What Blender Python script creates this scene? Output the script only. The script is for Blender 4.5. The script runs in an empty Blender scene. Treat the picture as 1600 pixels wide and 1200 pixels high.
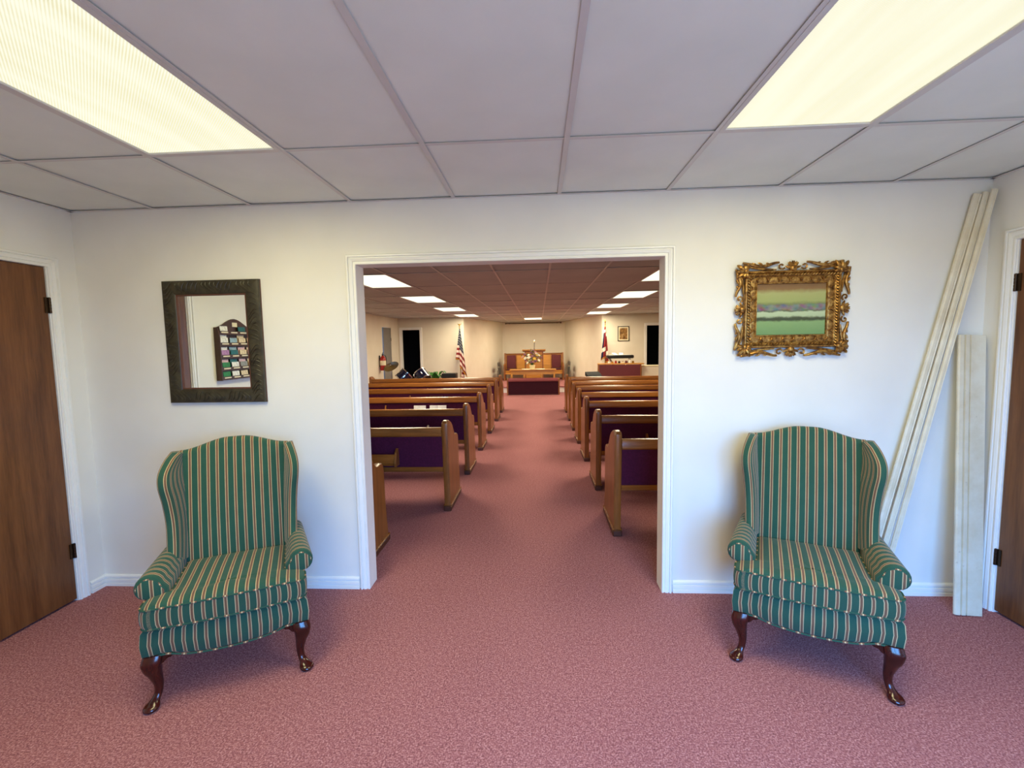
import bpy, math, random
from mathutils import Vector, Matrix
random.seed(7)
sc = bpy.context.scene
COL = sc.collection
PI = math.pi

# ------------------------------------------------------------------ camera
CAM_F, CAM_P = 734.57, Vector((0.176, -2.791, 1.523))
yaw, pitch, roll = 0.058, -0.086, -0.018
_f = Vector((-math.sin(yaw), math.cos(yaw), 0)); _r = Vector((math.cos(yaw), math.sin(yaw), 0)); _u = Vector((0, 0, 1))
_fw = math.cos(pitch)*_f + math.sin(pitch)*_u
_up = math.cos(pitch)*_u - math.sin(pitch)*_f
_rt = math.cos(roll)*_r + math.sin(roll)*_up
_up = math.cos(roll)*_up - math.sin(roll)*_r
camd = bpy.data.cameras.new('camera'); cam = bpy.data.objects.new('camera', camd); COL.objects.link(cam)
camd.sensor_width = 36; camd.lens = CAM_F/1600*36; camd.clip_start = 0.05; camd.clip_end = 100
M = Matrix.Identity(4)
for i in range(3):
    M[i][0] = _rt[i]; M[i][1] = _up[i]; M[i][2] = -_fw[i]; M[i][3] = CAM_P[i]
cam.matrix_world = M
sc.camera = cam

# ------------------------------------------------------------------ world: plain blue daylight outside the entrance
SKY = 27.0
w = bpy.data.worlds.new('world'); sc.world = w; w.use_nodes = True
nt = w.node_tree; nt.nodes.clear()
o_ = nt.nodes.new('ShaderNodeOutputWorld'); bg = nt.nodes.new('ShaderNodeBackground')
tc = nt.nodes.new('ShaderNodeTexCoord'); sp = nt.nodes.new('ShaderNodeSeparateXYZ'); rp = nt.nodes.new('ShaderNodeValToRGB')
nt.links.new(tc.outputs['Generated'], sp.inputs[0]); 
mr = nt.nodes.new('ShaderNodeMapRange'); mr.inputs[1].default_value = -1; mr.inputs[2].default_value = 1
nt.links.new(sp.outputs['Z'], mr.inputs[0]); nt.links.new(mr.outputs[0], rp.inputs[0])
rp.color_ramp.elements[0].position = 0.495; rp.color_ramp.elements[0].color = (0.10, 0.12, 0.14, 1)
rp.color_ramp.elements[1].position = 0.52; rp.color_ramp.elements[1].color = (0.15, 0.44, 1.0, 1)
e = rp.color_ramp.elements.new(1.0); e.color = (0.10, 0.36, 1.0, 1)
nt.links.new(rp.outputs[0], bg.inputs[0]); bg.inputs[1].default_value = SKY
nt.links.new(bg.outputs[0], o_.inputs[0])

# ------------------------------------------------------------------ view
vs = sc.view_settings
vs.view_transform = 'Standard'; vs.look = 'None'; vs.gamma = 1; vs.use_curve_mapping = False
vs.exposure = 0.0
sc.cycles.max_bounces = 7; sc.cycles.diffuse_bounces = 5; sc.cycles.glossy_bounces = 3; sc.cycles.caustics_reflective = False; sc.cycles.caustics_refractive = False
FOYER_W, SANCT_W = 30.0, 54.0          # watts of each fluorescent fixture
FOYER_C, SANCT_C = (1.0, 0.90, 0.47), (1.0, 0.86, 0.60)

# ------------------------------------------------------------------ dimensions
XL, XR, H, HS = -2.665, 2.658, 2.368, 2.322      # foyer side walls, foyer ceiling, sanctuary ceiling
OW, OZ, WT = 0.902, 2.004, 0.112                  # opening half width, height, wall thickness
YB = -3.55                                        # foyer entrance wall
SX = 4.1                                          # sanctuary half width

# ------------------------------------------------------------------ colour + material helpers
def lin(r, g, b):
    def f(c):
        c /= 255
        return c/12.92 if c <= 0.04045 else ((c+0.055)/1.055)**2.4
    return (f(r), f(g), f(b), 1)

class N:
    """small node-tree helper"""
    def __init__(s, name):
        s.m = bpy.data.materials.new(name); s.m.use_nodes = True
        s.t = s.m.node_tree; s.b = s.t.nodes['Principled BSDF']
    def n(s, k, **kw):
        x = s.t.nodes.new(k)
        for a, v in kw.items(): setattr(x, a, v)
        return x
    def l(s, a, b): s.t.links.new(a, b)
    def math(s, op, a, b=None, clamp=False):
        x = s.n('ShaderNodeMath', operation=op); x.use_clamp = clamp
        for i, v in enumerate((a, b)):
            if v is None: continue
            if isinstance(v, (int, float)): x.inputs[i].default_value = v
            else: s.l(v, x.inputs[i])
        return x.outputs[0]
    def ramp(s, fac, stops, interp='LINEAR'):
        x = s.n('ShaderNodeValToRGB'); r = x.color_ramp; r.interpolation = interp
        while len(r.elements) < len(stops): r.elements.new(0.5)
        for e, (p, c) in zip(r.elements, stops): e.position = p; e.color = c
        s.l(fac, x.inputs[0]); return x.outputs[0]
    def mix(s, fac, a, b, mode='MIX'):
        x = s.n('ShaderNodeMix', data_type='RGBA', blend_type=mode)
        for i, v in ((0, fac), (6, a), (7, b)):
            if isinstance(v, (int, float, tuple)): x.inputs[i].default_value = v
            else: s.l(v, x.inputs[i])
        return x.outputs[2]
    def coord(s, kind='Object', scale=(1, 1, 1), rot=(0, 0, 0)):
        t = s.n('ShaderNodeTexCoord'); m = s.n('ShaderNodeMapping')
        m.inputs['Scale'].default_value = scale; m.inputs['Rotation'].default_value = rot
        s.l(t.outputs[kind], m.inputs[0]); return m.outputs[0]
    def noise(s, vec, scale, detail=3, rough=0.5, out=0):
        x = s.n('ShaderNodeTexNoise'); x.inputs['Scale'].default_value = scale
        x.inputs['Detail'].default_value = detail; x.inputs['Roughness'].default_value = rough
        s.l(vec, x.inputs['Vector']); return x.outputs[out]
    def bump(s, h, strength=0.3, dist=0.01):
        x = s.n('ShaderNodeBump'); x.inputs['Strength'].default_value = strength; x.inputs['Distance'].default_value = dist
        s.l(h, x.inputs['Height']); s.l(x.outputs[0], s.b.inputs['Normal'])
    def set(s, col=None, rough=None, metal=None, spec=None):
        if col is not None:
            if isinstance(col, tuple): s.b.inputs['Base Color'].default_value = col
            else: s.l(col, s.b.inputs['Base Color'])
        if rough is not None:
            if isinstance(rough, (int, float)): s.b.inputs['Roughness'].default_value = rough
            else: s.l(rough, s.b.inputs['Roughness'])
        if metal is not None: s.b.inputs['Metallic'].default_value = metal
        if spec is not None: s.b.inputs['Specular IOR Level'].default_value = spec
        return s.m

def plain(name, rgb, rough=0.6, metal=0, var=0.08, scale=8, spec=None):
    k = N(name); v = k.coord(); n = k.noise(v, scale)
    c = lin(*rgb); d = tuple(x*(1-var) for x in c[:3])+(1,); u = tuple(min(1, x*(1+var)) for x in c[:3])+(1,)
    return k.set(k.ramp(n, [(0.3, d), (0.7, u)]), rough, metal, spec)

def wood(name, dark, light, axis='Z', rough=0.35, fine=1.0):
    k = N(name)
    s = {'X': (1.2, 14, 14), 'Y': (14, 1.2, 14), 'Z': (14, 14, 1.2)}[axis]
    v = k.coord(scale=tuple(q*fine for q in s))
    n1 = k.noise(v, 1.6, 5, 0.6)
    n2 = k.noise(v, 9, 3, 0.6)
    f = k.math('ADD', k.math('MULTIPLY', n1, 0.75), k.math('MULTIPLY', n2, 0.25))
    c = k.ramp(f, [(0.32, lin(*dark)), (0.68, lin(*light))])
    k.bump(n2, 0.05, 0.002)
    return k.set(c, rough)

MAT = {}
def mats():
    k = N('wall_paint'); v = k.coord(); n = k.noise(v, 2.5); n2 = k.noise(v, 160, 2)
    k.bump(n2, 0.06, 0.002); MAT['wall'] = k.set(k.ramp(n, [(0.3, lin(226, 224, 217)), (0.7, lin(233, 231, 225))]), 0.62)
    k = N('sanctuary_wall_paint'); v = k.coord(); n = k.noise(v, 2.5)
    MAT['wall2'] = k.set(k.ramp(n, [(0.3, lin(222, 214, 196)), (0.7, lin(228, 221, 205))]), 0.65)
    MAT['trim'] = plain('white_trim_paint', (236, 236, 233), 0.38, var=0.02)
    MAT['aged_trim'] = None
    k = N('aged_cream_paint'); v = k.coord(); n = k.noise(v, 5, 5, 0.65); n2 = k.noise(v, 22, 4, 0.7)
    c = k.mix(k.ramp(n2, [(0.66, (0, 0, 0, 1)), (0.74, (0.5, 0.5, 0.5, 1))]), k.ramp(n, [(0.35, lin(226, 220, 200)), (0.72, lin(206, 192, 160))]), lin(160, 146, 122))
    MAT['aged'] = k.set(c, 0.5)
    # carpet: mauve loop pile with light and dark flecks
    k = N('mauve_carpet'); v = k.coord(); n1 = k.noise(v, 150, 2, 0.6); n2 = k.noise(v, 55, 5, 0.8); n3 = k.noise(v, 1.6, 3)
    f = k.math('ADD', k.math('MULTIPLY', n1, 0.65), k.math('MULTIPLY', n2, 0.35))
    c = k.ramp(f, [(0.37, lin(102, 58, 62)), (0.5, lin(157, 99, 101)), (0.64, lin(210, 158, 156))])
    c = k.mix(0.25, c, k.ramp(n3, [(0.3, lin(142, 92, 98)), (0.7, lin(160, 108, 112))]))
    k.bump(f, 0.5, 0.006); MAT['carpet'] = k.set(c, 0.95, spec=0.1)
    # ceiling tile
    k = N('ceiling_tile_board'); v = k.coord(); n = k.noise(v, 3, 4); n2 = k.noise(v, 220, 2)
    k.bump(n2, 0.08, 0.002); MAT['tile'] = k.set(k.ramp(n, [(0.3, lin(220, 226, 222)), (0.75, lin(230, 235, 231))]), 0.8)
    k = N('sanctuary_tile_board'); v = k.coord(); n = k.noise(v, 1.3, 5, 0.6)
    MAT['tile2'] = k.set(k.ramp(n, [(0.3, lin(178, 183, 183)), (0.75, lin(194, 197, 196))]), 0.85)  # white tile toned to grey to offset the red bounce light
    MAT['tbar'] = plain('grid_metal', (205, 203, 202), 0.4, 0, 0.02)
    MAT['plenum'] = plain('plenum_dark', (60, 56, 52), 0.9)  # dark slab colour puts the shade into the gaps between tiles
    MAT['door'] = wood('stained_door_veneer', (80, 44, 20), (124, 78, 42), 'Z', 0.33)
    MAT['oak'] = wood('honey_oak', (112, 64, 22), (160, 100, 42), 'X', 0.26)
    MAT['oakz'] = wood('honey_oak_upright', (108, 62, 24), (156, 98, 44), 'Z', 0.30)
    MAT['oakd'] = wood('oak_edge_dark', (62, 30, 16), (86, 46, 26), 'Y', 0.4)
    MAT['mahog'] = wood('mahogany_gloss', (42, 12, 9), (74, 22, 15), 'Z', 0.16)
    MAT['burg'] = plain('burgundy_upholstery', (70, 18, 48), 0.85, var=0.18, scale=60, spec=0.2)
    MAT['burgd'] = plain('dark_burgundy_panel', (52, 12, 28), 0.8, var=0.1, scale=40, spec=0.2)
    MAT['burg2'] = plain('maroon_pad', (122, 62, 66), 0.85, var=0.12, scale=60, spec=0.2)
    MAT['hinge'] = plain('bronze_hinge', (66, 50, 36), 0.35, 0.8)
    MAT['gold'] = None
    k = N('antique_gilt'); v = k.coord(); n = k.noise(v, 45, 4, 0.7)
    MAT['gold'] = k.set(k.ramp(n, [(0.32, lin(74, 46, 22)), (0.5, lin(150, 106, 50)), (0.7, lin(206, 166, 92))]), k.math('ADD', 0.25, k.math('MULTIPLY', n, 0.25)), 0.75)
    k.bump(n, 0.35, 0.004)
    k = N('dark_carved_wood'); v = k.coord(); n = k.noise(v, 26, 4, 0.6)
    MAT['carved'] = k.set(k.ramp(n, [(0.35, lin(38, 33, 22)), (0.7, lin(66, 60, 42))]), 0.38); k.bump(n, 0.3, 0.004)
    MAT['edge'] = plain('reddish_wood_edge', (96, 58, 44), 0.45)
    k = N('mirror_silver'); MAT['mirror'] = k.set((0.93, 0.95, 0.92, 1), 0.01, 1.0)
    MAT['black'] = plain('black_plastic', (16, 17, 19), 0.4)
    MAT['chrome'] = plain('chrome', (205, 205, 205), 0.15, 1.0, 0.02)
    MAT['grey'] = plain('grey_metal', (120, 118, 112), 0.4, 0.5)
    MAT['greydoor'] = plain('grey_paint', (128, 124, 120), 0.5)
    MAT['dark'] = plain('near_black', (20, 22, 26), 0.9)  # paints darkness into the far rooms; also plain black for grille and case
    MAT['brass'] = plain('brass', (190, 150, 70), 0.25, 1.0)
    MAT['red'] = plain('red_enamel', (160, 26, 22), 0.3)
    MAT['cream'] = plain('cream_paper', (232, 222, 190), 0.7)
    MAT['white'] = plain('white_paper', (240, 240, 236), 0.7, var=0.02)
    MAT['leaf'] = plain('green_leaf', (48, 110, 42), 0.45, var=0.3)
    MAT['ltoak'] = wood('pale_golden_oak', (170, 112, 34), (206, 148, 62), 'X', 0.3)
    MAT['maroon'] = plain('maroon_vinyl', (92, 26, 36), 0.6, var=0.06)
    MAT['rack'] = wood('dark_rack_wood', (54, 32, 20), (88, 54, 36), 'Z', 0.45)
    MAT['basket'] = plain('cream_ceramic', (226, 214, 170), 0.4)
    # chair fabric: stripes run along UV.v, repeat every PER metres of UV.u
    PER = 0.041
    k = N('striped_upholstery'); t = k.n('ShaderNodeUVMap'); s_ = k.n('ShaderNodeSeparateXYZ'); k.l(t.outputs[0], s_.inputs[0])
    ph = k.math('FRACT', k.math('ADD', k.math('MULTIPLY', s_.outputs[0], 1/PER), 100.5))
    G, CR, BR = lin(40, 85, 67), lin(202, 178, 132), lin(122, 86, 64)
    c = k.ramp(ph, [(0, G), (0.285, CR), (0.36, BR), (0.575, CR), (0.65, G)], 'CONSTANT')
    ob = k.coord(); nz = k.noise(ob, 320, 2, 0.6); nb = k.noise(ob, 14, 3)
    c = k.mix(k.math('MULTIPLY', k.math('ADD', nz, nb), 0.22), c, (0.0, 0.0, 0.0, 1))
    k.bump(nz, 0.25, 0.0015); MAT['fabric'] = k.set(c, 0.82, spec=0.25); k.b.inputs['Sheen Weight'].default_value = 0.15
    k = N('striped_welt_cord'); t = k.n('ShaderNodeUVMap'); s_ = k.n('ShaderNodeSeparateXYZ'); k.l(t.outputs[0], s_.inputs[0])
    ph = k.math('FRACT', k.math('MULTIPLY', s_.outputs[0], 1/0.058))
    c = k.ramp(ph, [(0, lin(30, 74, 56)), (0.5, BR), (0.62, CR), (0.72, BR), (0.84, lin(30, 74, 56))], 'CONSTANT')
    MAT['welt'] = k.set(c, 0.85)
    # fluorescent lens: fine prismatic ribs with lamp banding
    def lens(name, strength, c0, c1):
        k = N(name); v = k.coord()
        w1 = k.n('ShaderNodeTexWave', wave_type='BANDS', bands_direction='DIAGONAL'); w1.inputs['Scale'].default_value = 58; k.l(v, w1.inputs[0])
        w2 = k.noise(k.coord(scale=(5.0, 0.35, 1)), 2.2, 3)
        f = k.math('ADD', k.math('MULTIPLY', w1.outputs['Fac'], 0.38), k.math('MULTIPLY', w2, 0.62))
        c = k.ramp(f, [(0.25, c0), (0.62, c1)])
        k.set((0.12, 0.12, 0.11, 1), 0.4)
        k.l(c, k.b.inputs['Emission Color']); k.b.inputs['Emission Strength'].default_value = strength
        return k.m
    MAT['lens'] = lens('prismatic_lens', 0.97, lin(232, 226, 184), lin(255, 254, 230))
    MAT['lens2'] = lens('bright_prismatic_lens', 1.6, lin(250, 244, 205), lin(255, 252, 226))
    # generic landscape print
    k = N('landscape_print'); t = k.n('ShaderNodeUVMap'); s_ = k.n('ShaderNodeSeparateXYZ'); k.l(t.outputs[0], s_.inputs[0])
    ob = k.n('ShaderNodeUVMap'); nn = k.noise(ob.outputs[0], 7, 4, 0.6); n3 = k.noise(ob.outputs[0], 11, 1, 0.4, out=1)
    y = k.math('ADD', s_.outputs[1], k.math('MULTIPLY', k.math('SUBTRACT', nn, 0.5), 0.09))
    band = k.ramp(y, [(0, lin(104, 138, 84)), (0.25, lin(126, 156, 100)), (0.29, lin(58, 66, 40)), (0.33, lin(66, 74, 46)), (0.37, lin(168, 184, 146)), (0.44, lin(176, 190, 154)),
                          (0.47, lin(72, 84, 56)), (0.58, lin(96, 104, 62)), (0.66, lin(150, 158, 96)), (0.82, lin(160, 162, 104)), (0.90, lin(132, 100, 62)), (1, lin(112, 80, 48))])
    m_ = k.ramp(y, [(0.46, (0, 0, 0, 1)), (0.49, (1, 1, 1, 1)), (0.57, (1, 1, 1, 1)), (0.62, (0, 0, 0, 1))])
    hs = k.n('ShaderNodeHueSaturation'); hs.inputs['Saturation'].default_value = 1.25; hs.inputs['Value'].default_value = 0.42; k.l(n3, hs.inputs['Color'])
    c = k.mix(k.math('MULTIPLY', m_, 0.7), band, hs.outputs[0]); MAT['print'] = k.set(c, 0.25)
    k = N('sepia_print'); v = k.coord(); n = k.noise(v, 9, 4, 0.6); MAT['sepia'] = k.set(k.ramp(n, [(0.35, lin(70, 44, 20)), (0.55, lin(150, 110, 56)), (0.7, lin(214, 190, 140))]), 0.4)
    # flags
    k = N('stars_and_stripes'); t = k.n('ShaderNodeUVMap'); s_ = k.n('ShaderNodeSeparateXYZ'); k.l(t.outputs[0], s_.inputs[0])
    u_, v_ = s_.outputs[0], s_.outputs[1]
    st = k.math('LESS_THAN', k.math('MODULO', k.math('MULTIPLY', v_, 13), 2), 1.0)
    stripes = k.mix(st, lin(216, 196, 188), lin(118, 14, 22))
    fu = k.math('SUBTRACT', k.math('FRACT', k.math('MULTIPLY', u_, 9)), 0.5); fv = k.math('SUBTRACT', k.math('FRACT', k.math('MULTIPLY', v_, 14)), 0.5)
    d = k.math('ADD', k.math('MULTIPLY', fu, fu), k.math('MULTIPLY', fv, fv))
    canton = k.mix(k.math('LESS_THAN', d, 0.035), lin(22, 28, 52), lin(215, 215, 212))
    isc = k.math('MULTIPLY', k.math('LESS_THAN', u_, 1.2), k.math('LESS_THAN', v_, 7/13))
    c = k.mix(isc, stripes, canton); c = k.mix(k.math('GREATER_THAN', v_, 0.965), c, lin(214, 160, 40))
    MAT['usflag'] = k.set(c, 0.7)
    k = N('red_white_blue_flag'); t = k.n('ShaderNodeUVMap'); s_ = k.n('ShaderNodeSeparateXYZ'); k.l(t.outputs[0], s_.inputs[0])
    R_, W_, B_, Y_ = lin(122, 14, 20), lin(226, 220, 206), lin(40, 42, 80), lin(196, 140, 48)
    a = k.ramp(s_.outputs[1], [(0, Y_), (0.04, R_), (0.13, W_), (0.22, R_), (0.66, W_), (0.78, R_), (0.95, Y_)], 'CONSTANT')
    b_ = k.ramp(s_.outputs[1], [(0, Y_), (0.04, R_), (0.13, W_), (0.22, B_), (0.66, W_), (0.78, B_), (0.95, Y_)], 'CONSTANT')
    MAT['flag2'] = k.set(k.mix(k.math('GREATER_THAN', s_.outputs[0], 0.45), b_, a), 0.7)
    # drum shell: deep blue sparkle
    MAT['drum'] = plain('navy_drum_wrap', (22, 24, 52), 0.12, 0.2, 0.3, 30)
    MAT['cymbal'] = plain('cymbal_bronze', (120, 104, 66), 0.35, 0.9)
    k = N('window_glass'); tr = k.n('ShaderNodeBsdfTransparent'); gl = k.n('ShaderNodeBsdfGlossy'); gl.inputs['Roughness'].default_value = 0.02; mx = k.n('ShaderNodeMixShader'); mx.inputs[0].default_value = 0.06; k.l(tr.outputs[0], mx.inputs[1]); k.l(gl.outputs[0], mx.inputs[2]); k.l(mx.outputs[0], k.t.nodes['Material Output'].inputs[0]); MAT['glass'] = k.m
mats()

# ------------------------------------------------------------------ mesh helpers
class MB:
    def __init__(s): s.v = []; s.f = []; s.uv = []
    def add(s, vs, fs, uv=None):
        o = len(s.v); s.v += [tuple(p) for p in vs]; s.f += [tuple(o+i for i in q) for q in fs]
        s.uv += list(uv) if uv else [(p[0], p[2]) for p in vs]
        return s
    def box(s, x0, x1, y0, y1, z0, z1, b=0.0):
        if x0 > x1: x0, x1 = x1, x0
        if y0 > y1: y0, y1 = y1, y0
        if z0 > z1: z0, z1 = z1, z0
        b = min(b, (x1-x0)*.45, (y1-y0)*.45, (z1-z0)*.45)
        if b <= 0:
            v = [(x, y, z) for z in (z0, z1) for y in (y0, y1) for x in (x0, x1)]
            return s.add(v, [(0, 2, 3, 1), (4, 5, 7, 6), (0, 1, 5, 4), (2, 6, 7, 3), (0, 4, 6, 2), (1, 3, 7, 5)])
        def ring(i, z):
            return [(x0+i, y0+b, z), (x0+b, y0+i, z), (x1-b, y0+i, z), (x1-i, y0+b, z), (x1-i, y1-b, z), (x1-b, y1-i, z), (x0+b, y1-i, z), (x0+i, y1-b, z)]
        return s.loft([ring(b, z0), ring(0, z0+b), ring(0, z1-b), ring(b, z1)])
    def loft(s, rings, closed=True, cap=True, uv=None, wrap=False):
        n = len(rings[0]); v = [p for r in rings for p in r]; f = []
        R = len(rings)
        for i in range(R if wrap else R-1):
            a, b2 = i*n, ((i+1) % R)*n
            for j in range(n if closed else n-1):
                k = (j+1) % n
                f.append((a+j, a+k, b2+k, b2+j))
        if cap and closed and not wrap:
            f.append(tuple(range(n-1, -1, -1))); f.append(tuple((R-1)*n+i for i in range(n)))
        return s.add(v, f, uv)
    def prism(s, poly, axis, a, b, uv=None):
        """poly: 2-d points; axis x: poly is (y,z); y: (x,z); z: (x,y)"""
        mk = {'x': lambda p, t: (t, p[0], p[1]), 'y': lambda p, t: (p[0], t, p[1]), 'z': lambda p, t: (p[0], p[1], t)}[axis]
        return s.loft([[mk(p, a) for p in poly], [mk(p, b) for p in poly]], uv=uv)
    def tube(s, path, r, n=8, cap=True, uvs=False, closed=False):
        path = [Vector(p) for p in path]; m = len(path)
        rr = r if isinstance(r, (list, tuple)) else [r]*m
        rings, uv, L = [], [], 0
        up = Vector((0, 0, 1)); prev = None
        for i, p in enumerate(path):
            a = path[(i-1) % m] if (i > 0 or closed) else p; b2 = path[(i+1) % m] if (i < m-1 or closed) else p
            t = (b2-a); t = t.normalized() if t.length > 1e-9 else Vector((0, 0, 1))
            if prev is None:
                x = t.cross(up if abs(t.z) < 0.9 else Vector((1, 0, 0))).normalized()
            else:
                x = (prev - t*prev.dot(t)); x = x.normalized() if x.length > 1e-6 else t.orthogonal().normalized()
            prev = x; y = t.cross(x)
            if i: L += (p-path[i-1]).length
            rings.append([tuple(p + (x*math.cos(2*PI*k/n) + y*math.sin(2*PI*k/n))*rr[i]) for k in range(n)])
            uv += [(L, k/n) for k in range(n)]
        return s.loft(rings, cap=cap, uv=uv, wrap=closed)
    def lathe(s, prof, n=20, c=(0, 0, 0), cap=True):
        rings = [[(c[0]+r*math.cos(2*PI*k/n), c[1]+r*math.sin(2*PI*k/n), c[2]+z) for k in range(n)] for r, z in prof]
        return s.loft(rings, cap=cap)
    def blob(s, c, r, n=10, m=6, rot=None):
        r = r if isinstance(r, (tuple, list)) else (r, r, r)
        rings = []
        for i in range(m+1):
            a = -PI/2 + PI*(i if 0 < i < m else (0.12 if i == 0 else m-0.12))/m
            ring = []
            for k in range(n):
                p = Vector((r[0]*math.cos(a)*math.cos(2*PI*k/n), r[1]*math.cos(a)*math.sin(2*PI*k/n), r[2]*math.sin(a)))
                if rot: p = rot @ p
                ring.append(tuple(p+Vector(c)))
            rings.append(ring)
        return s.loft(rings)
    def mesh(s, name, mat, smooth=False):
        me = bpy.data.meshes.new(name); me.from_pydata(s.v, [], s.f)
        ul = me.uv_layers.new(name='UVMap')
        for lp in me.loops: ul.data[lp.index].uv = s.uv[lp.vertex_index]
        me.materials.append(MAT[mat] if isinstance(mat, str) else mat)
        if smooth:
            me.polygons.foreach_set('use_smooth', [True]*len(me.polygons))
            if smooth != 'all': me.set_sharp_from_angle(angle=math.radians(smooth if isinstance(smooth, (int, float)) and smooth is not True else 40))
        me.validate(); me.update(); return me
    def build(s, name, mat, parent=None, smooth=False, loc=None, rot=None, kind=None, label=None):
        return link(name, s.mesh(name, mat, smooth), parent, loc, rot, kind, label)

def link(name, me, parent=None, loc=None, rot=None, kind=None, label=None):
    o = bpy.data.objects.new(name, me); COL.objects.link(o)
    if parent: o.parent = parent
    if loc: o.location = loc
    if rot: o.rotation_euler = rot
    if kind: o['kind'] = kind
    if label: o['label'] = label
    return o
def tag(o, label, cat, group=None):
    o['label'] = label; o['category'] = cat
    if group: o['group'] = group
    return o
def thing(name, label, cat, loc=(0, 0, 0), rz=0, group=None):
    o = bpy.data.objects.new(name, None); COL.objects.link(o); o.location = loc; o.rotation_euler = (0, 0, rz); o.empty_display_size = 0.1
    return tag(o, label, cat, group)
def dup(root, loc, rz, label, group=None):
    r = root.copy(); COL.objects.link(r); r.location = loc; r.rotation_euler = (0, 0, rz); r['label'] = label
    if group: r['group'] = group
    for ch in list(root.children):
        c = ch.copy(); COL.objects.link(c); c.parent = r
        for g in list(ch.children):
            d = g.copy(); COL.objects.link(d); d.parent = c
    return r
def catmull(pts, n):
    pts = [Vector(p) for p in pts]; out = []; m = len(pts)-1
    for i in range(n+1):
        t = i/n*m; k = min(int(t), m-1); t -= k
        p0 = pts[max(k-1, 0)]; p1 = pts[k]; p2 = pts[k+1]; p3 = pts[min(k+2, m)]
        out.append(0.5*((2*p1)+(p2-p0)*t+(2*p0-5*p1+4*p2-p3)*t*t+(3*p1-p0-3*p2+p3)*t*t*t))
    return out
def smoothstep(a, b, x):
    t = max(0, min(1, (x-a)/(b-a))); return t*t*(3-2*t)
def struct(name, mb, mat, parent=None, smooth=False):
    return mb.build(name, mat, parent, smooth, kind='structure')

# ================================================================== STRUCTURE
TOPZ = 2.50
# floor
struct('floor', MB().box(-4.3, 4.3, YB-0.12, 15.5, -0.1, 0.0), 'carpet')
# wall between foyer and sanctuary, with the wide opening
o2 = OW+0.016; z2 = OZ+0.016
struct('wall_front', MB().prism([(-4.3, 0), (-o2, 0), (-o2, z2), (o2, z2), (o2, 0), (4.3, 0), (4.3, TOPZ), (-4.3, TOPZ)], 'y', 0, WT), 'wall')
# foyer side walls with door holes (hinge side nearest the front wall)
DL = (-0.932, -0.172, 2.024)   # y range and top of the rough opening
struct('wall_left', MB().prism([(YB, 0), (DL[0], 0), (DL[0], DL[2]), (DL[1], DL[2]), (DL[1], 0), (0, 0), (0, TOPZ), (YB, TOPZ)], 'x', XL-0.112, XL), 'wall')
DR = (-0.924, -0.158, 2.024)
struct('wall_right', MB().prism([(YB, 0), (DR[0], 0), (DR[0], DR[2]), (DR[1], DR[2]), (DR[1], 0), (0, 0), (0, TOPZ), (YB, TOPZ)], 'x', XR, XR+0.112), 'wall')
# entrance wall behind the camera with a glazed double door
GX0, GX1, GZ = 0.15, 1.95, 2.10
struct('wall_back', MB().prism([(XL-0.112, 0), (GX0, 0), (GX0, GZ), (GX1, GZ), (GX1, 0), (XR+0.112, 0), (XR+0.112, TOPZ), (XL-0.112, TOPZ)], 'y', YB-0.12, YB), 'wall')
ent = bpy.data.objects.new('door_3', None); COL.objects.link(ent); ent.location = (0, YB-0.06, 0); ent['kind'] = 'structure'
gm = (GX0+GX1)/2
for x0, x1 in ((GX0, gm), (gm, GX1)):
    m = MB()
    for a in ((x0, x0+0.05, 0, GZ), (x1-0.05, x1, 0, GZ)): m.box(a[0], a[1], -0.02, 0.02, a[2], a[3], 0.004)
    m.build('door_stile', 'trim', ent)
    MB().box(x0+0.05, x1-0.05, -0.02, 0.02, GZ-0.06, GZ, 0.004).build('door_rail', 'trim', ent)
    MB().box(x0+0.05, x1-0.05, -0.02, 0.02, 0.0, 0.12, 0.004).build('door_rail', 'trim', ent)
    MB().box(x0+0.05, x1-0.05, -0.003, 0.003, 0.12, GZ-0.06).build('pane', 'glass', ent)
# a portal so the daylight through the glass samples well
pl = bpy.data.lights.new('entrance_daylight_portal', 'AREA'); pl.shape = 'RECTANGLE'; pl.size = GX1-GX0; pl.size_y = GZ; pl.cycles.is_portal = True
po = bpy.data.objects.new('entrance_daylight_portal', pl); COL.objects.link(po); po.location = (gm, YB-0.13, GZ/2); po.rotation_euler = (PI/2, 0, 0)

# sanctuary shell
struct('wall_sanctuary_left', MB().prism([(WT, 0), (9.93, 0), (9.93, 2.04), (10.72, 2.04), (10.72, 0), (11.5, 0), (11.5, TOPZ), (WT, TOPZ)], 'x', -SX-0.12, -SX), 'wall2')
struct('wall_sanctuary_right', MB().box(SX, SX+0.12, WT, 11.5, 0, TOPZ), 'wall2')
YF = 11.4
struct('wall_chancel_left', MB().prism([(-4.22, 0), (-4.0, 0), (-4.0, 2.0), (-3.42, 2.0), (-3.42, 0), (-2.08, 0), (-2.08, TOPZ), (-4.22, TOPZ)], 'y', YF, YF+0.1), 'wall2')
struct('wall_chancel_right', MB().prism([(2.06, 0), (3.36, 0), (3.36, 2.0), (4.02, 2.0), (4.02, 0), (4.22, 0), (4.22, TOPZ), (2.06, TOPZ)], 'y', YF, YF+0.1), 'wall2')
def slantwall(name, a, b, t=0.1):
    d = Vector((b[0]-a[0], b[1]-a[1])).normalized(); n = Vector((d.y, -d.x))*t*(1 if a[0] > 0 else -1)
    struct(name, MB().prism([a, b, (b[0]+n.x, b[1]+n.y), (a[0]+n.x, a[1]+n.y)], 'z', 0, TOPZ), 'wall2')
slantwall('wall_alcove_left', (-2.08, YF+0.1), (-1.2, 15.2))
slantwall('wall_alcove_right', (2.06, YF+0.1), (1.18, 15.2))
struct('wall_sanctuary_back', MB().box(-1.4, 1.4, 15.2, 15.3, 0, TOPZ), 'wall2')
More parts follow.
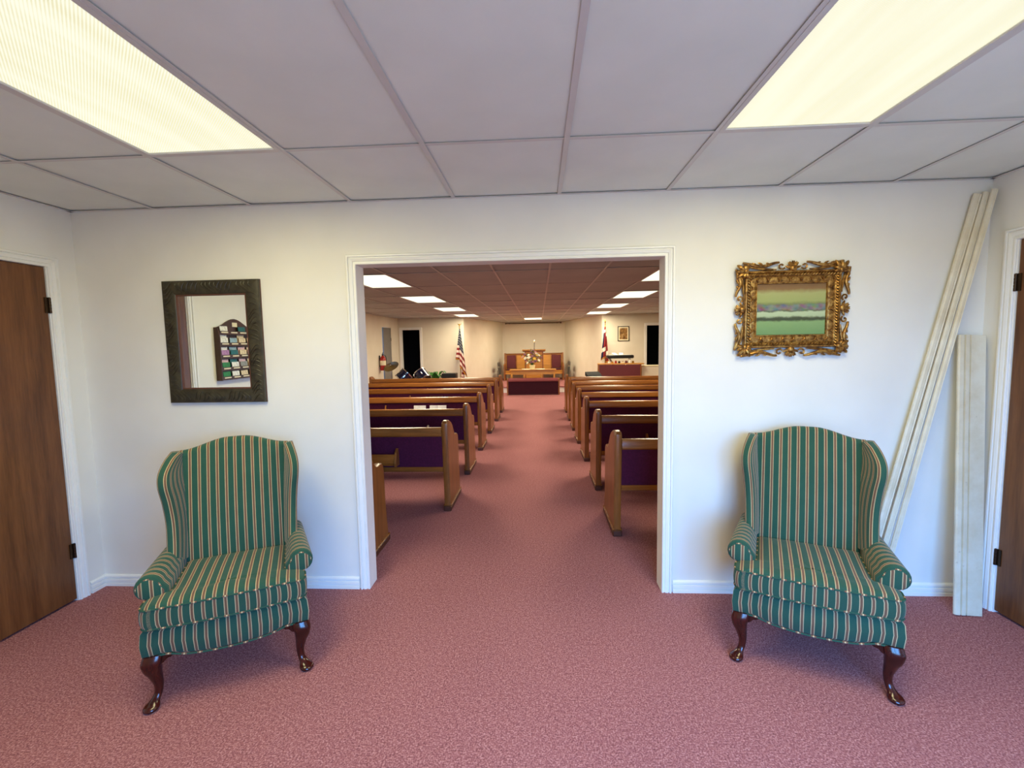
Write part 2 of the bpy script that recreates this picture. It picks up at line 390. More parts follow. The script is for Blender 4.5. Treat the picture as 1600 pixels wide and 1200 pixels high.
# raised platform: carpeted top over a white riser
PZ, PY = 0.19, 11.68
pf = MB().prism([(-1.98, PY), (1.96, PY), (1.2, 15.2), (-1.22, 15.2)], 'z', 0, PZ-0.03)
plat = struct('floor_platform', pf, 'trim')
MB().prism([(-1.98, PY-0.025), (1.96, PY-0.025), (1.2, 15.2), (-1.22, 15.2)], 'z', PZ-0.03, PZ).build('carpet_top', 'carpet', plat)
# rooms behind the far doorways; near-black walls paint in their darkness
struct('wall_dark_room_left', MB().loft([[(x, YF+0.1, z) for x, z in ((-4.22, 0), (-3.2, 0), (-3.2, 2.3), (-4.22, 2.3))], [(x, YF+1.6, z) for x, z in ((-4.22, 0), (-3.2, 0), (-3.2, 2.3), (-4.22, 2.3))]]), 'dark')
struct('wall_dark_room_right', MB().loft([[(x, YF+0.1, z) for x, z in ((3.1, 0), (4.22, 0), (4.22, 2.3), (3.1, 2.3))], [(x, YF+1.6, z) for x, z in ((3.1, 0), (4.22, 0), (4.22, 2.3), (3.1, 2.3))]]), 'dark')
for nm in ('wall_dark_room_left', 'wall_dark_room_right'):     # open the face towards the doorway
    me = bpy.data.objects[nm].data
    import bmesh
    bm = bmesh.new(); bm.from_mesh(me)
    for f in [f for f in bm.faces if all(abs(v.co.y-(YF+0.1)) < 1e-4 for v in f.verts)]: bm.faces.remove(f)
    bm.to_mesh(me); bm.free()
struct('wall_dark_room_side', MB().box(-SX-0.5, -SX-0.4, 9.6, 11.0, 0, 2.3), 'dark')  # near-black panel standing in for shade beyond the side door

# ---- casings
CP = [(0, 0), (0, .009), (.003, .013), (.011, .013), (.014, .006), (.018, .006), (.021, .0125), (.036, .0165), (.039, .008), (.043, .008), (.046, .0185), (.055, .0185), (.058, .012), (.06, .010), (.06, 0)]
def casing(name, O, hx, nrm, half, top, mat='trim'):
    """O: floor point at opening centre, hx: along wall, nrm: out of wall; three mitred lengths"""
    O, hx, nrm = Vector(O), Vector(hx), Vector(nrm); up = Vector((0, 0, 1))
    root = bpy.data.objects.new(name, None); COL.objects.link(root); root['kind'] = 'structure'
    def P(x, z, d): return tuple(O+hx*x+up*z+nrm*d)
    r = 0.006
    for sgn in (-1, 1):
        MB().loft([[P(sgn*(half-r+u+r*2), 0, d) for u, d in CP], [P(sgn*(half+r+u), top+r+u, d) for u, d in CP]]).build('casing_leg', mat, root)
    MB().loft([[P(-(half+r+u), top+r+u, d) for u, d in CP], [P((half+r+u), top+r+u, d) for u, d in CP]]).build('casing_head', mat, root)
    return root
c1 = casing('trim_1', (0, 0, 0), (1, 0, 0), (0, -1, 0), OW-0.006, OZ-0.006)
# jamb liner boards of the opening
MB().box(-OW-0.016, -OW, -0.001, WT+0.001, 0, OZ).build('jamb', 'trim', c1)
MB().box(OW, OW+0.016, -0.001, WT+0.001, 0, OZ).build('jamb', 'trim', c1)
MB().box(-OW-0.016, OW+0.016, -0.001, WT+0.001, OZ, OZ+0.016).build('jamb', 'trim', c1)

BP = [(0, 0), (0.015, 0), (0.015, .019), (0.007, .022), (0.007, .026), (0.014, .029), (0.013, .046), (.006, .049), (.006, .053), (.012, .056), (.011, .066), (.006, .073), (.0, .075)]
def baseboard(name, a, b, nrm, mat='trim'):
    a, b, nrm = Vector(a), Vector(b), Vector(nrm)
    mb = MB().loft([[tuple(p+nrm*d+Vector((0, 0, z))) for d, z in BP] for p in (a, b)])
    return struct(name, mb, mat)
baseboard('baseboard_front_left', (XL, 0, 0), (-OW-0.066, 0, 0), (0, -1, 0))
baseboard('baseboard_front_right', (OW+0.066, 0, 0), (XR, 0, 0), (0, -1, 0))
baseboard('baseboard_left', (XL, 0, 0), (XL, DL[1]+0.066, 0), (1, 0, 0))
baseboard('baseboard_right', (XR, 0, 0), (XR, DR[1]+0.066, 0), (-1, 0, 0))
baseboard('baseboard_left_rear', (XL, DL[0]-0.066, 0), (XL, YB, 0), (1, 0, 0))
baseboard('baseboard_right_rear', (XR, DR[0]-0.066, 0), (XR, YB, 0), (-1, 0, 0))

def side_door(name, tname, X, D, sgn):
    """flush veneer door in a foyer side wall; sgn: +1 room lies towards +x"""
    y0, y1, zt = D
    cs = casing(tname, (X, (y0+y1)/2, 0), (0, 1, 0), (sgn, 0, 0), (y1-y0)/2-0.012, zt-0.018)
    for ya, yb in ((y0, y0+0.012), (y1-0.012, y1)):
        MB().box(X-sgn*0.112, X+sgn*0.001, ya, yb, 0, zt-0.012).build('jamb', 'trim', cs)
    MB().box(X-sgn*0.112, X+sgn*0.001, y0, y1, zt-0.012, zt).build('jamb', 'trim', cs)
    MB().box(X-sgn*0.06, X-sgn*0.05, y0+0.012, y1-0.012, 0, zt-0.012).build('door_stop', 'trim', cs)
    root = bpy.data.objects.new(name, None); COL.objects.link(root); root['kind'] = 'structure'; root['label'] = 'flush brown wood veneer door'
    MB().box(X-sgn*0.040, X-sgn*0.003, y0+0.015, y1-0.016, 0.014, zt-0.015, 0.002).build('door_slab', 'door', root)
    for zc in (1.792, 0.315):
        m = MB()
        for k in range(5): m.lathe([(0.0068, 0), (0.0068, 0.0165)], 10, (X+sgn*0.006, y1-0.0105, zc-0.045+k*0.018))
        m.lathe([(0.004, 0), (0.004, 0.092)], 8, (X+sgn*0.006, y1-0.0105, zc-0.046))
        hg = m.build('hinge', 'hinge', root, True)
        MB().box(X-sgn*0.004, X+sgn*0.002, y1-0.034, y1-0.012, zc-0.045, zc+0.045).build('hinge_leaf', 'hinge', hg)
    kb = MB().lathe([(0.024, 0), (0.026, 0.006), (0.012, 0.012), (0.011, 0.032), (0.024, 0.04), (0.027, 0.055), (0.018, 0.066), (0.004, 0.068)], 20)
    kb.v = [(X-sgn*0.003+sgn*z, y0+0.075+x, 0.95+y) for x, y, z in kb.v]
    kb.build('knob', 'brass', root, True)
side_door('door_1', 'trim_2', XL, DL, 1)
side_door('door_2', 'trim_3', XR, DR, -1)

# ---- suspended ceilings
FX = [-2.135, -1.525, -0.915, -0.305, 0.305, 0.915, 1.525, 2.135]
FY = [0.0, -0.74, -1.96, -3.18, -3.54]
def ceiling(name, slab, xs, ys, z, lights, tile_mat, jitter, xmin, xmax, keep=lambda cx, cy: True):
    root = struct(name, slab, 'plenum')
    xe = [xmin]+[x for x in xs if xmin+0.05 < x < xmax-0.05]+[xmax]
    ya, yb = min(ys), max(ys); cache = {}
    for x in xe[1:-1]:
        b = MB().box(-0.0115, 0.0115, ya, yb, 0, 0.0012).box(-0.0012, 0.0012, ya, yb, 0.0012, 0.028)
        b.build('grid_main_tee', 'tbar', root, loc=(x, 0, z))
    for y in ys:
        if y in (ya, yb):
            yy = y
        b = MB().box(xe[0], xe[-1], -0.0115, 0.0115, 0.0013, 0.0024).box(xe[0], xe[-1], -0.0012, 0.0012, 0.0024, 0.026)
        b.build('grid_cross_tee', 'tbar', root, loc=(0, y, z))
    sy = sorted(ys)
    for i in range(len(xe)-1):
        for j in range(len(sy)-1):
            cx, cy = (xe[i]+xe[i+1])/2, (sy[j]+sy[j+1])/2
            if any(abs(cx-lx) < 0.2 and abs(cy-ly) < 0.4 for lx, ly in lights) or not keep(cx, cy): continue
            wx, wy = xe[i+1]-xe[i]-0.008, sy[j+1]-sy[j]-0.008
            key = (round(wx, 3), round(wy, 3), random.randrange(2))
            if key not in cache:
                n = 6; m = MB(); sag = 0.0030 if key[2] else 0.0012
                vs, fs = [], []
                for t in (0, 0.014):
                    for a in range(n+1):
                        for b in range(n+1):
                            p, q = a/n*2-1, b/n*2-1
                            vs.append((p*wx/2, q*wy/2, t+sag*(p*p+q*q-1)*0.8+0.002))
                K = (n+1)**2
                for a in range(n):
                    for b in range(n):
                        i0 = a*(n+1)+b; fs.append((i0, i0+1, i0+n+2, i0+n+1)); fs.append((K+i0, K+i0+n+1, K+i0+n+2, K+i0+1))
                edge = [a*(n+1) for a in range(n+1)]+[n*(n+1)+b for b in range(1, n+1)]+[a*(n+1)+n for a in range(n-1, -1, -1)]+[b for b in range(n-1, 0, -1)]
                for k in range(len(edge)):
                    a, b = edge[k], edge[(k+1) % len(edge)]; fs.append((a, b, K+b, K+a))
                m.add(vs, fs); cache[key] = m.mesh('ceiling_tile', tile_mat, 30)
            link('ceiling_tile', cache[key], root, (cx, cy, z+0.003+random.uniform(0, jitter)), (random.uniform(-1, 1)*jitter*0.7, random.uniform(-1, 1)*jitter*1.2, 0))
    return root
FL = [(-1.22, -1.35), (1.22, -1.35)]
fc = ceiling('ceiling', MB().box(XL-0.1, XR+0.1, YB-0.1, 0.0, H+0.09, H+0.13), FX, FY, H, FL, 'tile', 0.003, XL, XR)
SXS = [-3.965+0.61*k for k in range(14)]
SYS = [WT+0.003]+[1.28+1.22*k for k in range(12)]+[15.19]
SL = [(sx*1.83, y) for y in (3.11, 5.55, 7.99, 10.43) for sx in (-1, 1)]+[(0, 12.87)]
ceiling('ceiling_sanctuary', MB().box(-SX-0.1, SX+0.1, WT, 15.3, HS+0.09, HS+0.13), SXS, SYS, HS, SL, 'tile2', 0.004, -SX, SX,
        lambda cx, cy: cy < 11.5 or abs(cx) < 2.0)
# white wall angle round the foyer ceiling
for a in (((XL, XR), (-0.02, 0.0)), ((XL, XL+0.02), (YB, 0)), ((XR-0.02, XR), (YB, 0))):
    MB().box(a[0][0], a[0][1], a[1][0], a[1][1], H-0.0006, H+0.0008).build('wall_angle', 'tbar', fc)

# ================================================================== CEILING LIGHTS
def fixture(label, loc, group, lens, watts, colr):
    root = thing('ceiling_light', label, 'ceiling light', loc, 0, group)
    W, L = 0.297, 0.602
    MB().box(-W, W, -L, L, 0.07, 0.075).build('housing', 'trim', root)
    for sx in (-1, 1): MB().box(sx*W, sx*(W-0.004), -L, L, 0.004, 0.07).build('housing_side', 'trim', root)
    for sy in (-1, 1): MB().box(-W, W, sy*L, sy*(L-0.004), 0.004, 0.07).build('housing_end', 'trim', root)
    prof = [(0, 0.0015), (0.0, 0.006), (0.018, 0.010), (0.022, 0.006), (0.020, 0.0015)]
    def pt(u, d, k):
        x, y = W+0.004-u, L+0.004-u
        return [(-x, -y, d), (x, -y, d), (x, y, d), (-x, y, d)][k]
    fr = MB().loft([[pt(u, d-0.004, k) for u, d in prof] for k in range(4)], wrap=True)
    fr.build('door_frame', 'tbar', root)
    MB().box(-W+0.016, W-0.016, -L+0.016, L-0.016, 0.006, 0.009).build('lens', lens, root)
    ld = bpy.data.lights.new('fluorescent_lamp', 'AREA'); ld.shape = 'RECTANGLE'; ld.size = 0.54; ld.size_y = 1.14; ld.energy = watts; ld.color = colr
    lo = bpy.data.objects.new('fluorescent_lamp', ld); COL.objects.link(lo); lo.parent = root; lo.location = (0, 0, -0.004)
    return root
fixture('recessed fluorescent light panel in the foyer ceiling, mirror side', (FL[0][0], FL[0][1], H+0.001), 'foyer ceiling lights', 'lens', FOYER_W, FOYER_C)
fixture('recessed fluorescent light panel in the foyer ceiling, gilt picture side', (FL[1][0], FL[1][1], H+0.001), 'foyer ceiling lights', 'lens', FOYER_W, FOYER_C)
ORD = ['first', 'second', 'third', 'fourth']
for i, (x, y) in enumerate(SL):
    lb = 'single ceiling light over the pulpit in the far alcove' if i == 8 else ORD[i//2]+' sanctuary ceiling light from the doorway, '+('drum' if x < 0 else 'organ')+' side row'
    fixture(lb, (x, y, HS+0.001), 'sanctuary ceiling lights', 'lens2', SANCT_W*(1.3 if i == 8 else 1), SANCT_C)

# ================================================================== WINGBACK ARMCHAIRS
def make_chair(label, loc, rz):
    root = thing('wingback_armchair', label, 'armchair', loc, rz, 'striped wingback armchairs')
    # --- seat base: upholstered rail with a serpentine lower edge
    def outline(n=20, front=0.035, hw=0.322, back=0.62, bw=0.262, bow=0.018):
        pts = []
        for i in range(n+1):
            x = -hw+2*hw*i/n; pts.append((x, front-bow*math.cos(x/hw*PI/2)))
        for i in range(1, 9): t = i/8; pts.append((hw+(bw-hw)*t, front+(back-front)*t))
        for i in range(1, 9): pts.append((bw-2*bw*i/8, back))
        for i in range(1, 8): t = i/8; pts.append((-bw-(hw-bw)*t, back+(front-back)*t))
        return pts
    ol = outline()
    arc = []; L = 0
    for i, p in enumerate(ol):
        if i: L += math.dist(p, ol[i-1])
        arc.append(L)
    c0 = arc[10]
    def zb(i):
        x = ol[i][0]
        if i <= 20: return 0.222+0.012*math.exp(-((abs(x)-0.235)/0.05)**2)-0.016*math.cos(min(1, abs(x)/0.235)*PI/2)
        return 0.226
    cen = (0, 0.3)
    def ins(p, k): 
        d = Vector((cen[0]-p[0], cen[1]-p[1])); d = d/ d.length; return (p[0]+d.x*k, p[1]+d.y*k)
    rings, uv = [], []
    for k, zf in ((0.05, lambda i: zb(i)+0.012), (0.012, lambda i: zb(i)), (0.0, lambda i: zb(i)+0.012), (-0.006, lambda i: (zb(i)+0.345)/2), (0.0, lambda i: 0.335), (0.014, lambda i: 0.35), (0.05, lambda i: 0.352)):
        rings.append([(*ins(p, k), zf(i)) for i, p in enumerate(ol)]); uv += [(arc[i]-c0, 0) for i in range(len(ol))]
    base = MB().loft(rings, uv=uv).build('seat_base', 'fabric', root, 60)
    MB().tube([(ol[i][0], ol[i][1]-0.001, zb(i)+0.002) for i in range(0, 21)], 0.004, 8, uvs=True).build('welt', 'welt', base, True)
    # --- T cushion
    T = []
    def arcpts(cx, cy, r, a0, a1, n=4): return [(cx+r*math.cos(math.radians(a0+(a1-a0)*i/n)), cy+r*math.sin(math.radians(a0+(a1-a0)*i/n))) for i in range(n+1)]
    fr = [(-0.27+0.54*i/16, 0.012-0.016*math.cos((-0.27+0.54*i/16)/0.27*PI/2)) for i in range(17)]
    T += fr
    T += arcpts(0.275, 0.052, 0.042, -80, 0) + arcpts(0.287, 0.094, 0.030, 0, 80) + [(0.262, 0.128), (0.242, 0.137)] + [(0.228, 0.165), (0.225, 0.25), (0.224, 0.34), (0.223, 0.42)]
    T += arcpts(0.203, 0.455, 0.02, 0, 90)
    T += [(0.1, 0.477), (0, 0.478), (-0.1, 0.477)]
    T += [(-x, y) for x, y in reversed(T[17:17+5+5+2+4+5])]
    n = len(T); arc = [0]
    for i in range(1, n): arc.append(arc[-1]+math.dist(T[i], T[i-1]))
    c0 = arc[8]; cc = (0, 0.10)
    def sc_(p, k): return (cc[0]+(p[0]-cc[0])*k, cc[1]+(p[1]-cc[1])*k)
    def sag(p): return 0.006*(1-(p[0]/0.32)**2)
    m = MB(); rings, uv = [], []
    for k, z in ((0.90, 0.352), (0.985, 0.354), (1.0, 0.362), (1.018, 0.38), (1.022, 0.402), (1.018, 0.425), (1.0, 0.443)):
        rings.append([(*sc_(p, k), z+(sag(p) if z > 0.42 else 0)) for p in T]); uv += [(arc[i]-c0, z) for i in range(n)]
    m.loft(rings, cap=False, uv=uv)
    rings, uv = [], []
    for k, z in ((1.0, 0.443), (0.97, 0.452), (0.9, 0.459), (0.75, 0.466), (0.55, 0.471), (0.35, 0.474), (0.15, 0.475), (0.02, 0.475)):
        r = [(*sc_(p, k), z+sag(p)) for p in T]; rings.append(r); uv += [(p[0], p[1]) for p in r]
    m.loft(rings, cap=False, uv=uv)
    cu = m.build('seat_cushion', 'fabric', root, 55)
    for z, dz in ((0.361, 0), (0.444, 1)):
        MB().tube([(*sc_(p, 1.004), z+sag(p)*dz) for p in T], 0.004, 6, closed=True).build('welt', 'welt', cu, True)
    # --- back
    rings, uv = [], []
    A = 40
    for i in range(A+1):
        a = -1+2*i/A
        zt = 0.995+0.050*(1-smoothstep(0.12, 0.98, abs(a)))
        ring = []
        def px(z): return a*(0.232+0.024*(z-0.4)/0.6)
        for j in range(15):
            v = j/14; z = 0.40+(zt-0.03-0.40)*v
            y = 0.458+0.138*((z-0.40)/0.6)**1.15-0.022*(1-a*a)*math.sin(PI*min(1, v*0.9+0.1))
            ring.append((px(z), y, z))
        yt = ring[-1][1]
        for q in range(1, 8):
            t = PI*q/8; ring.append((px(zt), yt+0.038-0.038*math.cos(t), zt-0.03+0.03*math.sin(t)))
        for j in range(9):
            v = j/8; z = zt-0.03-(zt-0.03-0.24)*v
            ring.append((px(max(z, 0.4)), yt+0.076-0.10*v*1.0, z))
        ring.append((px(0.4), 0.50, 0.24)); ring.append((px(0.4), 0.47, 0.36))
        rings.append(ring); uv += [(p[0], p[2]) for p in ring]
    bk = MB().loft(rings, uv=uv).build('backrest', 'fabric', root, 60)
    # --- wings
    E = [(.262, .345, .50), (.264, .385, .58), (.268, .412, .68), (.276, .410, .78), (.286, .400, .865), (.286, .425, .925), (.272, .500, .975), (.260, .575, .995)]
    B = [(.228, .52, .46), (.231, .53, .58), (.235, .545, .68), (.240, .562, .78), (.245, .580, .86), (.249, .598, .925), (.252, .62, .965), (.254, .65, .985)]
    for s in (-1, 1):
        ec, bc = catmull(E, 36), catmull(B, 36); rings, uv = [], []
        for i in range(37):
            e, b = ec[i], bc[i]; tn = (ec[min(i+1, 36)]-ec[max(i-1, 0)]).normalized()
            d = (e-b); Lw = d.length; d.normalize()
            nn = d.cross(tn).normalized()
            if nn.x < 0: nn = -nn
            th = 0.024; ring = []
            K = 8
            for j in range(K+1):                    # inner face back -> front
                t = j/K; p = b+(e-b)*t*1.0-nn*th*(0.55+0.45*math.sin(PI/2*min(1, t*1.5))); ring.append(p); uv.append(((1-t)*Lw, i))
            for j in range(1, 8):                   # rolled front edge
                a_ = PI*j/8; p = e-nn*th*math.cos(a_)+d*th*math.sin(a_); ring.append(p); uv.append((-th*a_, i))
            for j in range(K+1):                    # outer face
                t = 1-j/K; p = b+(e-b)*t+nn*th*(0.55+0.45*math.sin(PI/2*min(1, t*1.5))); ring.append(p); uv.append((-th*PI-(1-t)*Lw, i))
            rings.append([(s*p.x, p.y, p.z) for p in ring])
        if s < 0: rings = [r for r in rings]
        MB().loft(rings, uv=[(u_+0.0164, v_) for u_, v_ in uv]).build('wing', 'fabric', root, 60)
    # --- arms
    for s in (-1, 1):
        def section(y):
            t = (y-0.118)/(0.50-0.118); cx = 0.303-0.030*t; cz = 0.494+0.030*t; r = 0.054-0.014*t; xi = 0.232-0.004*t
            ring = [(xi, 0.345), (xi, 0.40), (xi, 0.44), (xi, cz-0.012)]
            for k in range(13):
                a_ = math.radians(168-k*(168+62)/12); ring.append((cx+r*math.cos(a_), cz+r*math.sin(a_)))
            ring += [(cx+0.006, cz-r*0.98), (cx+0.004, 0.40), (cx+0.006, 0.345)]
            return ring
        ys = [0.118, 0.121, 0.130, 0.17, 0.22, 0.27, 0.32, 0.37, 0.42, 0.47, 0.52]
        rings, uv = [], []
        for y in ys:
            sec = section(y); k = {0.118: 0.90, 0.121: 0.96}.get(y, 1.0)
            mx = sum(p[0] for p in sec)/len(sec); mz = sum(p[1] for p in sec)/len(sec)
            rings.append([(s*(mx+(x-mx)*k), y, mz+(z-mz)*k if z > 0.35 else z) for x, z in sec]); uv += [(y+0.0144, z) for x, z in sec]
        ar = MB().loft(rings, uv=uv).build('arm', 'fabric', root, 60)
        sec = section(0.118); mx = 0.295; mz = 0.48
        def pan(k, y): return [(s*(mx+(x-mx)*k), y, (mz+(z-mz)*k) if z > 0.36 else z) for x, z in sec]
        r1, r2, r3 = pan(0.80, 0.119), pan(0.80, 0.112), pan(0.70, 0.109)
        MB().loft([r1, r2, r3], uv=[(p[0], p[2]) for p in r1+r2+r3]).build('arm_front', 'fabric', ar, 30)
        MB().tube([(s*(mx+(x-mx)*0.82), 0.116, mz+(z-mz)*0.82) for x, z in sec[1:-1]], 0.0035, 6).build('welt', 'welt', ar, True)
    # --- legs
    def lerp_rings(keys, n=16, sq=2.0):
        rings = []
        for (x, y, z, r, e) in keys:
            ring = []
            for k in range(n):
                a_ = 2*PI*k/n; c_, s_ = math.cos(a_), math.sin(a_)
                ring.append((x+r*math.copysign(abs(c_)**(2/e), c_), y+r*math.copysign(abs(s_)**(2/e), s_), z))
            rings.append(ring)
        return rings
    for s in (-1, 1):
        pts = catmull([(0.284, .058, .236), (.291, .050, .205), (.292, .049, .175), (.284, .057, .13), (.278, .063, .09), (.281, .060, .055), (.292, .046, .032), (.300, .034, .020)], 24)
        rad = catmull([(.037, 0, 0), (.038, 0, 0), (.033, 0, 0), (.024, 0, 0), (.0175, 0, 0), (.0155, 0, 0), (.019, 0, 0), (.028, 0, 0)], 24)
        keys = [(s*p.x, p.y, p.z, r.x, 4.0 if i < 5 else (3.0 if i < 9 else 2.2)) for i, (p, r) in enumerate(zip(pts, rad))]
        keys += [(s*.302, .030, .014, .031, 2), (s*.303, .029, .009, .030, 2), (s*.303, .030, .008, .024, 2), (s*.303, .030, .0, .022, 2)]
        lg = MB().loft(lerp_rings(keys)).build('leg', 'mahog', root, 50)
        br = [(s*0.262, 0.228), (s*0.262, 0.190), (s*0.248, 0.196), (s*0.236, 0.210), (s*0.222, 0.214), (s*0.205, 0.226)]
        MB().prism(br, 'y', 0.034, 0.056).build('knee_bracket', 'mahog', lg)
        k2 = [(s*.235, .575, .24, .024, 5), (s*.24, .60, .12, .020, 5), (s*.245, .64, .0, .017, 5)]
        MB().loft(lerp_rings(k2)).build('leg', 'mahog', root, 50)
    return root
ch = make_chair('green striped wingback armchair below the dark framed mirror', (-1.201, -0.902, 0), math.radians(27.2))
dup(ch, (1.363, -0.758, 0), math.radians(-24.6), 'green striped wingback armchair below the gilt framed picture', 'striped wingback armchairs')

# ================================================================== FOYER WALL THINGS
# ---- mirror with a carved leaf frame
mx0, mx1, mz0, mz1 = -2.102, -1.496, 1.194, 1.936
mc = ((mx0+mx1)/2, (mz0+mz1)/2); mw, mh = (mx1-mx0)/2, (mz1-mz0)/2
mir = thing('wall_mirror', 'rectangular wall mirror in a dark carved leaf frame', 'mirror', (mc[0], 0, mc[1]))
MB().box(-mw+0.01, mw-0.01, -0.012, -0.002, -mh+0.01, mh-0.01).build('backing', 'edge', mir)
MFP = [(0, 0.003), (0, 0.024), (0.003, 0.028), (0.010, 0.030), (0.045, 0.034), (0.078, 0.028), (0.082, 0.024), (0.088, 0.022), (0.090, 0.014), (0.090, 0.010)]
cs = [(-1, -1), (1, -1), (1, 1), (-1, 1)]
for k in range(4):
    a, b = cs[k], cs[(k+1) % 4]
    rings = [[(q[0]*(mw-u), -d, q[1]*(mh-u)) for u, d in MFP] for q in (a, b)]
    rail = MB().loft(rings).build('frame_rail', 'carved', mir, 35)
    Lr = (2*mw if k % 2 == 0 else 2*mh); m = MB(); r_ = random.Random(k)
    ex = Vector((b[0]*mw-a[0]*mw, 0, b[1]*mh-a[1]*mh)).normalized(); inn = Vector((-ex.z, 0, ex.x)); o0 = Vector((a[0]*mw, 0, a[1]*mh))
    nl = int((Lr-0.10)/0.027)
    for i in range(nl):                       # leaf blades in low relief
        t = 0.05+0.027*i+r_.uniform(-.004, .004); flip = 1 if (i//4) % 2 else -1
        pts = []
        for q in range(6):
            f = q/5; pts.append(o0+ex*(t+0.036*f*f*flip+0.008*math.sin(f*5))+inn*(0.012+0.06*f)+Vector((0, -(0.0315+0.0035*math.sin(PI*f)), 0)))
        m.tube(pts, [0.0012, 0.0035, 0.0042, 0.0036, 0.0024, 0.0008], 6)
    m.build('leaf_carving', 'carved', rail, True, kind='stuff')
    rings = [[(q[0]*(mw-u), -d, q[1]*(mh-u)) for u, d in [(-0.001, 0.002), (-0.001, 0.010), (0.002, 0.010), (0.002, 0.002)]] for q in (a, b)]
    MB().loft(rings).build('frame_edge', 'edge', mir)
    rings = [[(q[0]*(mw-u), -d, q[1]*(mh-u)) for u, d in [(0.084, 0.013), (0.084, 0.025), (0.089, 0.025), (0.093, 0.014)]] for q in (a, b)]
    MB().loft(rings).build('inner_bead', 'edge', mir)
MB().box(-mw+0.088, mw-0.088, -0.0155, -0.0125, -mh+0.088, mh-0.088).build('mirror_glass', 'mirror', mir)

# ---- landscape print in a pierced gilt frame
px0, px1, pz0, pz1 = 1.287, 1.923, 1.418, 1.958
pc = ((px0+px1)/2, (pz0+pz1)/2); pw, ph = (px1-px0)/2, (pz1-pz0)/2
pic = thing('framed_picture', 'green toned print in an ornate pierced gilt frame', 'picture', (pc[0], 0, pc[1]))
iw, ih = 0.190, 0.142            # half size of the print opening
mw2, mh2 = 0.262, 0.216          # half size of the solid moulding
MB().box(-mw2+0.01, mw2-0.01, -0.012, -0.002, -mh2+0.01, mh2-0.01).build('backing', 'rack', pic)
q = MB().add([(-iw, -0.016, -ih), (iw, -0.016, -ih), (iw, -0.016, ih), (-iw, -0.016, ih), (-iw, -0.0125, -ih), (iw, -0.0125, -ih), (iw, -0.0125, ih), (-iw, -0.0125, ih)],
             [(0, 1, 2, 3), (7, 6, 5, 4), (0, 4, 5, 1), (1, 5, 6, 2), (2, 6, 7, 3), (3, 7, 4, 0)], [(0, 0), (1, 0), (1, 1), (0, 1)]*2)
q.build('print', 'print', pic)
D_ = mw2-iw
GP = [(0, 0.004), (0, 0.030), (0.004, 0.035), (0.010, 0.036), (0.014, 0.031), (0.018, 0.028), (0.026, 0.030), (0.031, 0.027), (0.034, 0.024), (0.050, 0.026), (0.064, 0.021), (0.067, 0.024), (0.071, 0.024), (0.0735, 0.017), (0.0735, 0.012)]
